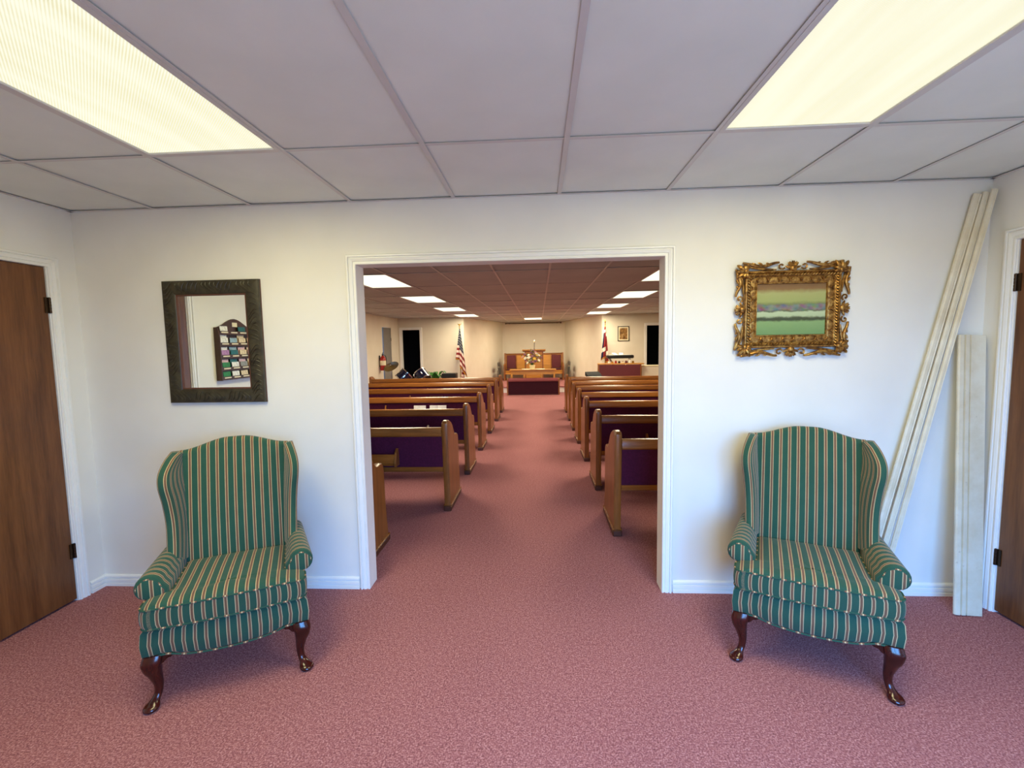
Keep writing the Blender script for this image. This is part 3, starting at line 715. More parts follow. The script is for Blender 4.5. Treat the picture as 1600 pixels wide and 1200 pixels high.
for k in range(4):
    a, b = cs[k], cs[(k+1) % 4]
    rail = MB().loft([[(q_[0]*(mw2-u), -d, q_[1]*(mh2-u)) for u, d in GP] for q_ in (a, b)]).build('frame_rail', 'gold', pic, 35)
    ex = Vector(((b[0]-a[0])*mw2, 0, (b[1]-a[1])*mh2)); Lr = ex.length; ex.normalize(); inn = Vector((-ex.z, 0, ex.x)); o0 = Vector((a[0]*mw2, 0, a[1]*mh2))
    m = MB()
    for i in range(int(Lr/0.016)):           # twisted rope bead
        t = 0.008+i*0.016
        m.tube([o0+ex*(t-0.007)+inn*0.015+Vector((0, -0.033, 0)), o0+ex*t+inn*0.022+Vector((0, -0.036, 0)), o0+ex*(t+0.007)+inn*0.029+Vector((0, -0.033, 0))], [0.002, 0.0048, 0.002], 6)
    for i in range(int((Lr-0.10)/0.030)):    # acanthus leaves on the inner slope
        t = 0.05+i*0.030; sgn = 1 if i % 2 else -1
        m.tube([o0+ex*(t+(0.010*f+0.012*math.sin(f*PI))*sgn)+inn*(0.036+0.028*f)+Vector((0, -0.026-0.004*math.sin(PI*f), 0)) for f in (0, .25, .5, .75, 1)], [0.002, 0.0055, 0.006, 0.004, 0.001], 6)
    m.build('rope_and_leaf_carving', 'gold', rail, True, kind='stuff')
    # pierced scrollwork outside the moulding: out direction = -inn
    out = -inn; half = Lr/2; gap = (pw-mw2) if k % 2 else (ph-mh2); mid = o0+ex*half
    cart = MB()
    cart.blob(mid+out*0.012+Vector((0, -0.030, 0)), (0.020, 0.012, 0.020), 12, 8)
    for s in (-1, 1):
        for f in range(4):
            an = math.radians(20+f*32); d = ex*(s*math.cos(an))+out*math.sin(an)
            cart.tube([mid+out*0.008+Vector((0, -0.026, 0))+d*(0.008+0.038*g)*min(1, gap/0.05) for g in (0, .4, .8, 1)], [0.004, 0.0075, 0.006, 0.002], 7)
    cart.build('cartouche', 'gold', pic, True)
    for s in (-1, 1):
        m = MB()
        g = gap-0.006
        # C scroll beside the cartouche
        c0 = mid+ex*(s*0.062)+out*(g*0.52)
        m.tube([c0+(ex*math.cos(t)*s+out*math.sin(t))*(0.020-0.0018*i)+Vector((0, -0.024, 0)) for i, t in enumerate([math.radians(-150+40*j) for j in range(9)])], [0.005]*7+[0.006, 0.007], 7)
        # long S scroll running to the corner
        pts = []
        for i in range(15):
            f = i/14; x = 0.075+(half-0.075+0.012)*f
            y = g*(0.72+0.22*math.cos(f*PI*2.0)) if f < 0.8 else g*(0.72+0.22*math.cos(0.8*2*PI))+(f-0.8)*g*0.9
            pts.append(mid+ex*(s*x)+out*y+Vector((0, -0.022-0.006*math.sin(f*PI), 0)))
        m.tube(pts, [0.006+0.004*math.sin(PI*i/14) for i in range(15)], 8)
        pts = [mid+ex*(s*(0.09+(half-0.10)*f))+out*(g*(0.12+0.42*f*f))+Vector((0, -0.024, 0)) for f in [i/9 for i in range(10)]]
        m.tube(pts, [0.004+0.0035*math.sin(PI*i/9) for i in range(10)], 7)
        for f, dl in ((0.25, 0.022), (0.45, 0.026), (0.62, 0.024), (0.8, 0.02)):       # leaf sprigs
            p = mid+ex*(s*(0.075+(half-0.06)*f))+out*(g*0.62)+Vector((0, -0.026, 0))
            m.tube([p+(ex*s*0.9*h+out*(0.9*h-0.4*h*h))*dl*1.2 for h in (0, .35, .7, 1)], [0.004, 0.0065, 0.005, 0.0015], 7)
        m.build('scroll', 'gold', pic, True)
for sx, sz in cs:                            # shell corners
    m = MB(); c0 = Vector((sx*(mw2-0.004), -0.028, sz*(mh2-0.004)))
    for f in range(7):
        an = math.radians(-62+f*34.5); base_a = math.atan2(sz, sx); d = Vector((math.cos(base_a+an), 0, math.sin(base_a+an)))
        ln = 0.070 if f == 3 else (0.062 if f in (2, 4) else 0.042)
        ln = min(ln, (pw-mw2)/max(0.2, abs(d.x)) if d.x*sx > 0 else 9, (ph-mh2)/max(0.2, abs(d.z)) if d.z*sz > 0 else 9)
        m.tube([c0+d*ln*g+Vector((0, -0.008*math.sin(g*PI), 0)) for g in (0, .3, .6, .85, 1)], [0.006, 0.010, 0.011, 0.009, 0.003], 8)
    m.blob(c0+Vector((0, -0.008, 0)), (0.016, 0.010, 0.016), 10, 6)
    m.build('corner_shell', 'gold', pic, True)

# ---- loose mouldings leaning in the corner
def leaning_strip(label, a, b, wdt, thk, side, mat='aged', prof=None):
    """a foot, b head on the floor / wall; side: width direction hint"""
    a, b = Vector(a), Vector(b); d = (b-a); L = d.length; d.normalize()
    nrm = Vector(side); nrm = (nrm-d*nrm.dot(d)).normalized(); wv = d.cross(nrm).normalized()
    root = tag(bpy.data.objects.new('loose_molding', None), label, 'molding', 'loose mouldings in the corner'); COL.objects.link(root)
    Mx = Matrix.Identity(4)
    for i in range(3): Mx[i][0] = wv[i]; Mx[i][1] = nrm[i]; Mx[i][2] = d[i]; Mx[i][3] = a[i]
    root.matrix_world = Mx
    pr = prof or [(-wdt/2, 0), (wdt/2, 0), (wdt/2, thk*0.7), (wdt*0.36, thk), (wdt*0.22, thk*0.82), (wdt*0.1, thk), (-wdt*0.25, thk*0.9), (-wdt*0.4, thk*0.6), (-wdt/2, thk*0.5)]
    MB().prism([(x, y) for x, y in pr], 'z', 0, L).build('strip', mat, root)
    return root
leaning_strip('long white moulding strip nearest the picture in the leaning bundle', (2.02, -0.060, 0.001), (2.565, -0.016, 2.285), 0.040, 0.013, (0, -1, 0))
leaning_strip('long white moulding strip in the middle of the leaning bundle', (2.070, -0.066, 0.001), (2.605, -0.022, 2.292), 0.030, 0.012, (0, -1, 0))
leaning_strip('long white moulding strip nearest the door in the leaning bundle', (2.095, -0.092, 0.001), (2.628, -0.042, 2.300), 0.026, 0.016, (0, -1, 0))
leaning_strip('short length of half round white moulding tucked behind the leaning strips', (2.005, -0.045, 0.001), (2.36, -0.010, 1.33), 0.020, 0.009, (0, -1, 0))
# wide cream board with three flutes at one edge, propped against the wall
bo = thing('casing_board', 'wide stained cream casing board propped upright beside the door', 'board', (2.488, -0.205, 0.004))
lean = math.atan2(0.165, 1.51); bw_ = 0.139
prof = [(-bw_/2, 0.0), (bw_/2, 0.0), (bw_/2, -0.016), (-bw_/2+0.062, -0.016), (-bw_/2+0.060, -0.006), (-bw_/2+0.055, -0.006), (-bw_/2+0.053, -0.017), (-bw_/2+0.034, -0.017), (-bw_/2+0.031, -0.005), (-bw_/2+0.026, -0.005), (-bw_/2+0.024, -0.017), (-bw_/2+0.006, -0.015), (-bw_/2, -0.008)]
MB().prism(prof, 'z', 0, 1.53).build('board', 'aged', bo, rot=(-lean, 0.047, 0))

# ---- literature rack on the side wall (seen in the mirror)
RK = thing('literature_rack', 'dark wooden literature rack on the side wall, seen in the mirror', 'rack', (XL, -1.50, 1.24), PI/2)
hw = 0.275
top = [(-hw, 0.47)]+[(x, 0.47+0.085*(0.5+0.5*math.cos(PI*x/hw))) for x in [-hw+2*hw*i/16 for i in range(1, 16)]]+[(hw, 0.47)]
MB().prism([(-hw, 0.0), (hw, 0.0)]+top[::-1], 'y', -0.012, -0.001).build('back_board', 'rack', RK)
for s in (-1, 1): MB().prism([(-0.012, 0.0), (-0.052, 0.0), (-0.052, 0.38), (-0.04, 0.46), (-0.012, 0.47)], 'x', s*hw, s*(hw-0.012)).build('side_panel', 'rack', RK)
TIERS = [0.012, 0.095, 0.205, 0.315, 0.418]
cols = [-0.20, -0.068, 0.064, 0.196]
pam_cols = {'white': (238, 236, 228), 'green': (40, 128, 62), 'pale blue': (150, 178, 190), 'teal': (34, 104, 108), 'pink': (226, 186, 190), 'cream': (228, 206, 170), 'grey': (150, 150, 148), 'mauve': (180, 130, 180)}
pm = {}
for kx, rgb in pam_cols.items():
    k = N('pamphlet_'+kx.replace(' ', '_')); v = k.coord(); n_ = k.noise(v, 38, 2)
    c_ = lin(*rgb); d_ = tuple(x*0.45 for x in c_[:3])+(1,)
    pm[kx] = k.set(k.ramp(n_, [(0.56, c_), (0.60, d_), (0.64, c_)]), 0.35)
order = ['grey', 'cream', 'white', 'green',
         'cream', 'grey', 'white', 'green', 'cream', 'pink', 'teal', 'pink',
         'pink', 'cream', 'teal', 'mauve', 'cream', 'pink', 'pale blue', 'white',
         'cream', 'cream', 'pale blue', 'white', None, 'cream', None, 'white',
         None, 'teal', None, 'white']
ti = 0
for j, z in enumerate(TIERS):
    yf = -0.052+0.001*j
    MB().box(-hw+0.012, hw-0.012, yf, -0.012, z-0.010, z).build('shelf', 'rack', RK)
    lip = MB().box(-hw+0.012, hw-0.012, yf, yf+0.008, z, z+0.022).build('shelf_lip', 'rack', RK)
    for cx in cols: MB().box(-0.045, 0.045, -0.0015, 0, 0.004, 0.015).build('name_plate', 'cream', lip, loc=(cx, yf, z))
    for row in range(1 if j in (0, 4) else 2):
        for cx in cols:
            kx = order[ti % len(order)]; ti += 1
            if kx is None: continue
            yy = yf+0.012+0.012*row; hh = 0.064+0.026*row
            wl = Vector((XL-yy, -1.50+cx*0.96+random.uniform(-.003, .003), 1.24+z+0.001))
            me = MB().box(-0.050, 0.050, -0.002, 0.002, 0, hh).mesh('pamphlet', pm[kx])
            p = link('pamphlet', me, None, tuple(wl), (math.radians(-4), random.uniform(-.03, .03), PI/2))
            tag(p, kx+' pamphlet, '+['fourth', 'third', 'second', 'first'][cols.index(cx)]+' from the door, '+('raised back' if row else 'front')+' row, '+['bottom', 'second', 'middle', 'fourth', 'top'][j]+' rack tier', 'pamphlet', 'pamphlets in the literature rack')
MB().box(-0.035, 0.035, -0.0145, -0.012, 0.482, 0.522).build('title_plate', 'cream', RK)

# ================================================================== PEWS
PEW_L = 2.95
EP = [(0.0, 0.0), (0.54, 0.0), (0.535, 0.055), (0.50, 0.30), (0.488, 0.575), (0.478, 0.615), (0.455, 0.638), (0.415, 0.646), (0.365, 0.640), (0.325, 0.648), (0.290, 0.672), (0.245, 0.722), (0.19, 0.775), (0.135, 0.808), (0.075, 0.832), (0.02, 0.842), (-0.025, 0.838), (-0.048, 0.818), (-0.050, 0.79), (-0.034, 0.55), (-0.01, 0.25), (0.0, 0.055)]
def make_pew(label, loc, group, length=PEW_L):
    """local: aisle end outer face at x=0, pew runs to +x; y=0 at the back base, front towards +y"""
    root = thing('church_pew', label, 'pew', loc, 0, group)
    for x0, x1 in ((0, 0.055), (length-0.055, length)):
        xm, i_ = (x0+x1)/2, 0.008
        def ringp(x, k): 
            cy, cz = 0.24, 0.38
            return [(x, cy+(y-cy)*k, cz+(z-cz)*k if z > 0.01 else 0) for y, z in EP]
        e = MB().loft([ringp(x0+0.0, 0.978), ringp(x0+0.012, 1), ringp(x1-0.012, 1), ringp(x1, 0.978)]).build('end_panel', 'oakz', root, 35)
        MB().box(x0-0.008, x1+0.008, -0.012, 0.552, 0, 0.048, 0.006).build('base_block', 'oakd', e)
        MB().box(x0-0.010, x1+0.010, 0.0, 0.55, 0.048, 0.056, 0.002).build('shoe_bead', 'oak', e)
    a, b = 0.055, length-0.055
    # top rail: rounded cap board
    sec = [(-0.052, 0.702), (-0.060, 0.712), (-0.060, 0.768), (-0.052, 0.780), (-0.036, 0.786), (-0.018, 0.782), (-0.010, 0.768), (-0.010, 0.712), (-0.016, 0.702)]
    MB().loft([[(x, y, z) for y, z in sec] for x in (a, b)]).build('top_rail', 'oak', root, 35)
    # upholstered back, leaning slightly
    MB().loft([[(x, y, z) for y, z in [(-0.046, 0.704), (-0.020, 0.418), (0.012, 0.418), (0.030, 0.44), (0.006, 0.69), (-0.014, 0.704)]] for x in (a, b)]).build('back_panel', 'burg', root)
    MB().loft([[(x, y, z) for y, z in [(-0.030, 0.418), (-0.026, 0.384), (-0.002, 0.384), (0.004, 0.418)]] for x in (a, b)]).build('bottom_rail', 'oak', root)
    # seat: board and padded cushion
    MB().box(a, b, 0.0, 0.47, 0.365, 0.385, 0.006).build('seat_board', 'oak', root)
    MB().loft([[(x, y, z) for y, z in [(0.03, 0.386), (0.478, 0.386), (0.494, 0.40), (0.490, 0.425), (0.46, 0.436), (0.03, 0.428)]] for x in (a, b)]).build('seat_cushion', 'burg', root, 40)
    return root
def add_rack(pew, x0, x1):
    """hymnal rack on the back of a pew"""
    r = MB().box(x0, x1, -0.118, -0.108, 0.462, 0.556, 0.003).build('book_rack', 'oak', pew)
    MB().box(x0, x1, -0.118, -0.030, 0.452, 0.462, 0.003).build('rack_floor', 'oak', r)
    for x, hx in ((x0, 0.0), (x1, 0.075)):
        MB().prism([(-0.130, 0.447), (-0.034, 0.447), (-0.050-hx*0.1, 0.60+hx), (-0.072, 0.60+hx), (-0.108, 0.57+hx*0.4), (-0.136, 0.475)], 'x', x-0.009, x+0.009).build('rack_end', 'oakz', r)
    for x in ((x0*2+x1)/3, (x0+2*x1)/3): MB().prism([(-0.110, 0.462), (-0.032, 0.462), (-0.038, 0.55), (-0.110, 0.55)], 'x', x-0.004, x+0.004).build('rack_divider', 'oak', r)
LY = [0.19, 1.375, 2.575, 3.81, 5.08, 6.35, 7.49]
RY = [0.825, 1.985, 3.165, 4.23, 5.29, 6.30, 7.38]
OR7 = ['nearest the doorway', 'second from the doorway', 'third from the doorway', 'fourth from the doorway', 'fifth from the doorway', 'sixth from the doorway', 'in the front row']
def mirror_x(root):
    for ch_ in list(root.children):
        for o in [ch_]+list(ch_.children):
            me = o.data.copy(); me.transform(Matrix.Scale(-1, 4, (1, 0, 0))); me.flip_normals(); o.data = me
pr = make_pew('oak pew with burgundy back on the organ side of the aisle, '+OR7[0], (0.745, RY[0], 0), 'pews on the organ side')
add_rack(pr, 0.50, 1.40)
pews_r = [pr]+[dup(pr, (0.745, RY[i], 0), 0, 'oak pew with burgundy back on the organ side of the aisle, '+OR7[i], 'pews on the organ side') for i in range(1, 7)]
pl_ = make_pew('oak pew with burgundy back on the drum side of the aisle, '+OR7[1], (-0.65, LY[1], 0), 'pews on the drum side')
add_rack(pl_, 0.46, 1.36)
mirror_x(pl_)
pews_l = [pl_]+[dup(pl_, (-0.65, LY[i], 0), 0, 'oak pew with burgundy back on the drum side of the aisle, '+OR7[i], 'pews on the drum side') for i in range(2, 7)]
dup(pl_, (-1.02, LY[0], 0), 0, 'oak pew just inside the doorway on the drum side, set back from the aisle', 'pews on the drum side')

# ---- books and papers in the racks
def open_book(label, loc, rz, w=0.24, d=0.16, grp='books in the pew racks'):
    r = thing('open_book', label, 'book', loc, rz, grp); r.rotation_euler = (math.radians(82), 0, rz)
    MB().box(-w/2-0.004, w/2+0.004, -d/2-0.004, d/2+0.004, 0, 0.003).build('cover', 'maroon', r)
    for s in (-1, 1):
        sec = [(0.0, 0.004), (s*w*0.12, 0.020), (s*w*0.3, 0.022), (s*w*0.5, 0.010), (s*w*0.5, 0.004)]
        MB().loft([[(x, y, z) for x, z in sec] for y in (-d/2, d/2)]).build('pages', 'white', r)
    return r
open_book('open white booklet standing in the book rack of the fourth drum side pew', (-1.52, LY[3]-0.066, 0.568), math.radians(2), 0.17, 0.20)
open_book('open white bulletin standing closer to the aisle in the fourth drum side pew rack', (-1.26, LY[3]-0.066, 0.568), math.radians(-2), 0.24, 0.20)
b = thing('closed_hymnal', 'closed tan hymnal standing in the rack of the fifth drum side pew', 'book', (-1.56, LY[4]-0.066, 0.564), 0.0, 'books in the pew racks')
b.rotation_euler = (math.radians(86), 0, 0)
MB().box(-0.11, 0.11, -0.10, 0.10, 0, 0.004).box(-0.11, 0.11, -0.10, 0.10, 0.026, 0.030).box(-0.11, 0.11, 0.096, 0.10, 0, 0.030).build('cover', 'edge', b)
MB().box(-0.106, 0.106, -0.097, 0.095, 0.004, 0.026).build('pages', 'cream', b)

# ================================================================== SANCTUARY FURNISHINGS
# ---- padded altar bench before the platform
ab = thing('altar_bench', 'low oak altar bench with dark front panel and maroon padded top', 'bench', (0, 10.98, 0))
for s in (-1, 1):
    MB().prism([(0, 0), (0.235, 0), (0.235, 0.40), (0.19, 0.47), (0.10, 0.505), (0.02, 0.50), (-0.005, 0.46)], 'x', s*0.775, s*0.735).build('end_panel', 'oakz', ab)
MB().box(-0.735, 0.735, 0.012, 0.032, 0.02, 0.40).build('front_panel', 'burgd', ab)
MB().loft([[(x, y, z) for y, z in [(-0.006, 0.40), (-0.012, 0.425), (0.0, 0.455), (0.05, 0.485), (0.16, 0.495), (0.215, 0.48), (0.22, 0.40)]] for x in (-0.735, 0.735)]).build('padded_top', 'burg2', ab, 45)
MB().box(-0.735, 0.735, 0.0, 0.03, 0.0, 0.02).build('toe_board', 'oakd', ab)

# ---- communion table
ct = thing('communion_table', 'golden oak communion table behind the altar bench', 'table', (-0.012, 11.45, 0))
MB().box(-0.70, 0.70, -0.19, 0.19, 0.705, 0.735, 0.006).build('table_top', 'ltoak', ct)
MB().box(-0.66, 0.66, -0.155, -0.135, 0.585, 0.705).build('apron', 'ltoak', ct)
MB().box(-0.66, 0.66, 0.135, 0.155, 0.585, 0.705).build('apron', 'ltoak', ct)
for x in (-0.64, -0.26, 0.26, 0.64):
    for y in (-0.14, 0.14): MB().box(x-0.028, x+0.028, y-0.025, y+0.025, 0, 0.60, 0.004).build('leg', 'ltoak', ct)
MB().box(-0.62, 0.62, -0.02, 0.02, 0.10, 0.15).build('stretcher', 'ltoak', ct)
cl = tag(MB().box(-0.33, 0.37, -0.185, 0.185, 0, 0.004).build('table_runner', 'cream', None, loc=(-0.012, 11.45, 0.7355)), 'pale runner lying on the communion table', 'table runner')

# ---- flower arrangement on the communion table
fa = thing('flower_arrangement', 'large mixed flower arrangement in a cream pot on the communion table', 'flowers', (-0.025, 11.45, 0.7395))
MB().lathe([(0.055, 0), (0.068, 0.01), (0.078, 0.06), (0.084, 0.11), (0.090, 0.115), (0.088, 0.125), (0.076, 0.125), (0.06, 0.10)], 20).build('pot', 'basket', fa, 40)
fr_ = random.Random(5)
fcol = {'white_flower': (240, 234, 214), 'pink_flower': (206, 150, 150), 'yellow_flower': (226, 186, 60), 'purple_flower': (116, 70, 100), 'mauve_flower': (150, 100, 120)}
fmat = {k: plain('petals_'+k, v, 0.6, var=0.12, scale=30) for k, v in fcol.items()}
stems = MB(); leaves = MB()
spots = [('white_flower', -0.11, 0.36, .05), ('white_flower', -0.20, 0.27, .06), ('white_flower', -0.10, 0.29, .055), ('white_flower', -0.07, 0.19, .06), ('white_flower', 0.13, 0.40, .05), ('white_flower', 0.20, 0.35, .045),
         ('yellow_flower', 0.065, 0.25, .05), ('white_flower', 0.20, 0.20, .05), ('pink_flower', 0.04, 0.16, .05), ('pink_flower', -0.17, 0.18, .04), ('white_flower', -0.14, 0.13, .04), ('pink_flower', -0.29, 0.31, .045),
         ('purple_flower', -0.22, 0.38, .045), ('purple_flower', -0.02, 0.43, .05), ('mauve_flower', 0.03, 0.40, .05), ('purple_flower', 0.07, 0.34, .05), ('mauve_flower', 0.0, 0.33, .05), ('purple_flower', 0.10, 0.18, .045), ('purple_flower', -0.02, 0.25, .05),
         ('mauve_flower', 0.16, 0.29, .045), ('purple_flower', -0.15, 0.33, .045), ('pink_flower', 0.10, 0.45, .04), ('pink_flower', 0.10, 0.19, .045), ('purple_flower', -0.03, 0.15, .04), ('mauve_flower', -0.20, 0.22, .04), ('purple_flower', 0.26, 0.29, .04), ('yellow_flower', 0.14, 0.35, .035), ('pink_flower', -0.03, 0.49, .04), ('purple_flower', 0.04, 0.50, .035)]
for kx, x, z, r in spots:
    y = fr_.uniform(-0.17, 0.06)*(1-abs(x)/0.5); c = Vector((x, y, z+0.06))
    m = MB()
    tip = (c-Vector((0, 0, 0.10))).normalized()
    R = Vector((0, 0, 1)).rotation_difference(tip+Vector((0, -0.6, 0.1))).to_matrix()
    for q in range(6):
        a = 2*PI*q/6; d = R @ Vector((math.cos(a), math.sin(a), 0.35))
        m.blob(c+d*r*0.55, (r*0.5, r*0.5, r*0.22), 7, 4, R)
    m.blob(c+(R @ Vector((0, 0, 1)))*r*0.2, r*0.35, 7, 4)
    fl_ = m.build(kx.split('_')[0]+'_blossom', fmat[kx], fa, True)
    stems.tube([(0, 0, 0.10), tuple(c*0.5+Vector((0, 0, 0.08))), tuple(c)], 0.004, 5)
    for q in range(2):
        d = Vector((x+fr_.uniform(-.08, .08), fr_.uniform(-.12, .1), z+fr_.uniform(-.04, .06)+0.05))
        w_ = Vector((fr_.uniform(-1, 1), fr_.uniform(-1, 1), fr_.uniform(-1, 1))).normalized()*0.016
        e_ = (d-Vector((0, 0, .15))).normalized()*0.07
        leaves.add([d-e_*0.5, d+w_, d+e_*0.6, d-w_, d+Vector((0, -0.004, 0))], [(0, 1, 4), (1, 2, 4), (2, 3, 4), (3, 0, 4)])
stems.build('stems', 'leaf', fa, True, kind='stuff'); leaves.build('foliage', 'leaf', fa, kind='stuff')

# ---- pulpit with gooseneck microphone
pu = thing('pulpit', 'tall golden oak pulpit on the platform behind the flowers', 'pulpit', (0.015, 13.0, PZ))
MB().box(-0.30, 0.30, -0.20, 0.20, 0.05, 1.07, 0.01).build('body', 'ltoak', pu)
MB().box(-0.33, 0.33, -0.23, 0.23, 0.0, 0.06, 0.008).build('plinth', 'oak', pu)
MB().loft([[(x, y, z) for y, z in [(-0.27, 1.09), (0.25, 1.05), (0.25, 1.085), (-0.27, 1.125)]] for x in (-0.385, 0.385)]).build('desk_top', 'ltoak', pu)
MB().box(-0.355, 0.355, -0.235, 0.22, 1.045, 1.075, 0.006).build('cornice', 'oak', pu)
for s in (-1, 1): MB().box(s*0.31, s*0.27, -0.212, -0.196, 0.07, 1.045, 0.003).build('pilaster', 'oak', pu)
MB().box(-0.20, 0.20, -0.208, -0.199, 0.15, 0.95, 0.004).build('front_panel', 'ltoak', pu)
mi = thing('microphone', 'black gooseneck microphone with pale foam tip on the pulpit', 'microphone', (0.028, 12.95, PZ+1.118))
MB().lathe([(0.03, -0.002), (0.03, 0.012), (0.012, 0.018), (0.008, 0.03)], 14).build('base', 'black', mi, True)
MB().tube([(0, 0, 0.015), (0.003, 0, 0.12), (0.006, -0.01, 0.24)], 0.010, 8).build('gooseneck', 'black', mi, True)
MB().blob((0.007, -0.012, 0.275), (0.024, 0.024, 0.040), 12, 8).build('foam_tip', 'cream', mi, True)

# ---- platform settee
se = thing('platform_settee', 'long oak platform settee with burgundy side panels behind the pulpit', 'bench', (-0.01, 14.3, PZ))
for s in (-1, 1):
    MB().prism([(-0.30, 0), (0.26, 0), (0.26, 0.98), (0.12, 0.975), (0.04, 0.62), (-0.26, 0.58), (-0.30, 0.52)], 'x', s*1.08, s*1.02).build('end_panel', 'oakz', se)
    MB().box(s*0.665, s*0.985, 0.125, 0.15, 0.42, 0.90, 0.008).build('upholstered_panel', 'maroon', se)
    MB().box(s*0.62, s*0.66, 0.115, 0.16, 0.33, 0.92, 0.006).build('back_stile', 'oak', se)
MB().box(-1.02, 1.02, 0.15, 0.19, 0.30, 0.93, 0.006).build('back_board', 'ltoak', se)
MB().box(-1.04, 1.04, 0.11, 0.22, 0.93, 0.965, 0.008).build('top_rail', 'oak', se)
MB().box(-1.02, 1.02, -0.26, 0.13, 0.32, 0.36, 0.006).build('seat', 'ltoak', se)
MB().box(-1.02, 1.02, -0.25, -0.22, 0.22, 0.32, 0.004).build('seat_apron', 'ltoak', se)
MB().box(-1.0, 1.0, -0.24, 0.12, 0.36, 0.40, 0.02).build('seat_pad', 'burg', se)

# ---- folded grey chairs leaning between the settee and the alcove walls
def folded_chair(label, loc, rz):
    r = thing('folding_chair', label, 'chair', loc, rz, 'folded chairs beside the settee')
    MB().tube(catmull([(-0.21, 0.0, 0.012), (-0.21, 0.02, 0.4), (-0.205, 0.05, 0.74), (-0.16, 0.06, 0.82), (0.0, 0.062, 0.84), (0.16, 0.06, 0.82), (0.205, 0.05, 0.74), (0.21, 0.02, 0.4), (0.21, 0.0, 0.012)], 40), 0.012, 8).build('front_frame', 'grey', r, True)
    MB().tube(catmull([(-0.18, 0.05, 0.012), (-0.18, 0.055, 0.30), (-0.175, 0.06, 0.46), (0.175, 0.06, 0.46), (0.18, 0.055, 0.30), (0.18, 0.05, 0.012)], 30), 0.011, 8).build('rear_frame', 'grey', r, True)
    MB().box(-0.17, 0.17, -0.006, 0.006, 0.26, 0.60, 0.004).build('seat', 'grey', r, loc=(0, 0.032, 0))
    MB().box(-0.17, 0.17, -0.006, 0.006, 0.66, 0.81, 0.004).build('back_plate', 'grey', r, loc=(0, 0.052, 0))
    return r
folded_chair('folded grey metal chair leaning beside the settee on the drum side', (-1.22, 13.95, PZ), math.radians(80)).scale = (0.8, 0.8, 0.8)
folded_chair('folded grey metal chair leaning beside the settee on the organ side', (1.21, 13.95, PZ), math.radians(-80)).scale = (0.8, 0.8, 0.8)

# ---- rod high on the back wall
ro = thing('curtain_rod', 'dark rod mounted high across the back wall of the alcove', 'rod', (-0.02, 15.16, 2.275))
MB().tube([(-1.02, 0, 0), (1.02, 0, 0)], 0.014, 10).build('rod', 'hinge', ro, True)
for s in (-1, 1):
    MB().blob((s*1.04, 0, 0), 0.026, 10, 6).build('finial', 'hinge', ro, True)
    MB().box(s*0.9-0.012, s*0.9+0.012, 0, 0.038, -0.02, 0.02).build('bracket', 'hinge', ro)

# ---- flags on floor stands
def drape(m, top_l, top_r, bot_l, bot_r, u0, u1, folds, depth, n=16, rows=26):
    """quad in the x-z plane with vertical folds in y; UV.v runs 0..1 down the hoist"""
    vs, uv, fs = [], [], []
    for i in range(rows+1):
        v = i/rows
        for j in range(n+1):
            q = j/n
            a = Vector(top_l).lerp(Vector(bot_l), v); b = Vector(top_r).lerp(Vector(bot_r), v)
            p = a.lerp(b, q); amp = depth*min(1, 0.15+v)
            p = Vector((p.x, p.y-amp*(0.5+0.5*math.sin(q*folds*2*PI+v*1.2)), p.z)); vs.append(p); uv.append((u0+(u1-u0)*q, v))
    for i in range(rows):
        for j in range(n):
            k = i*(n+1)+j; fs.append((k, k+n+1, k+n+2, k+1))
    m.add(vs, fs, uv)
fg = thing('flag_on_pole', 'stars and stripes flag with gold fringe hanging from an eagle topped pole', 'flag', (-2.16, 11.12, 0), 0, 'flags on poles')
m = MB()
drape(m, (-0.005, -0.03, 1.985), (0.012, -0.03, 1.99), (-0.135, -0.03, 1.08), (-0.01, -0.03, 1.06), 0.0, 0.3, 1.2, 0.03)
drape(m, (0.0, -0.05, 1.985), (0.020, -0.05, 1.985), (-0.005, -0.05, 0.86), (0.205, -0.05, 0.53), 0.3, 1.0, 2.0, 0.05)
drape(m, (0.03, -0.02, 1.40), (0.08, -0.02, 1.40), (0.035, -0.02, 0.50), (0.125, -0.02, 0.47), 0.8, 1.0, 1.0, 0.02)
c_ = m.build('flag_cloth', 'usflag', fg, True); sm = c_.modifiers.new('thickness', 'SOLIDIFY'); sm.thickness = 0.004
MB().tube([(0, 0, 0.06), (0, 0, 2.05)], 0.013, 10).build('pole', 'brass', fg, True)
MB().lathe([(0.15, 0), (0.15, 0.02), (0.06, 0.05), (0.02, 0.09)], 24).build('stand_base', 'brass', fg, 40)
ea = MB().blob((0, 0, 2.075), 0.022, 10, 6).blob((0, 0, 2.105), (0.016, 0.014, 0.03), 8, 6)
for s in (-1, 1): ea.tube([(0, 0, 2.105), (s*0.03, 0, 2.112), (s*0.065, 0, 2.135)], [0.012, 0.012, 0.003], 7)
ea.build('eagle_finial', 'brass', fg, True)
f2 = thing('flag_on_pole', 'red white and blue flag with gold fringe hanging beside the organ', 'flag', (2.115, 11.12, 0), 0, 'flags on poles')
m = MB()
drape(m, (-0.02, -0.03, 2.0), (0.012, -0.03, 2.01), (-0.145, -0.03, 0.98), (0.02, -0.03, 1.07), 0.0, 1.0, 1.6, 0.05)
drape(m, (0.0, -0.01, 1.9), (0.02, -0.01, 1.9), (0.01, -0.01, 0.9), (0.10, -0.01, 0.93), 0.6, 1.0, 1.0, 0.02)
c_ = m.build('flag_cloth', 'flag2', f2, True); sm = c_.modifiers.new('thickness', 'SOLIDIFY'); sm.thickness = 0.004
MB().tube([(0, 0, 0.06), (0, 0, 2.08)], 0.013, 10).build('pole', 'brass', f2, True)
MB().lathe([(0.15, 0), (0.15, 0.02), (0.06, 0.05), (0.02, 0.09)], 24).build('stand_base', 'brass', f2, 40)
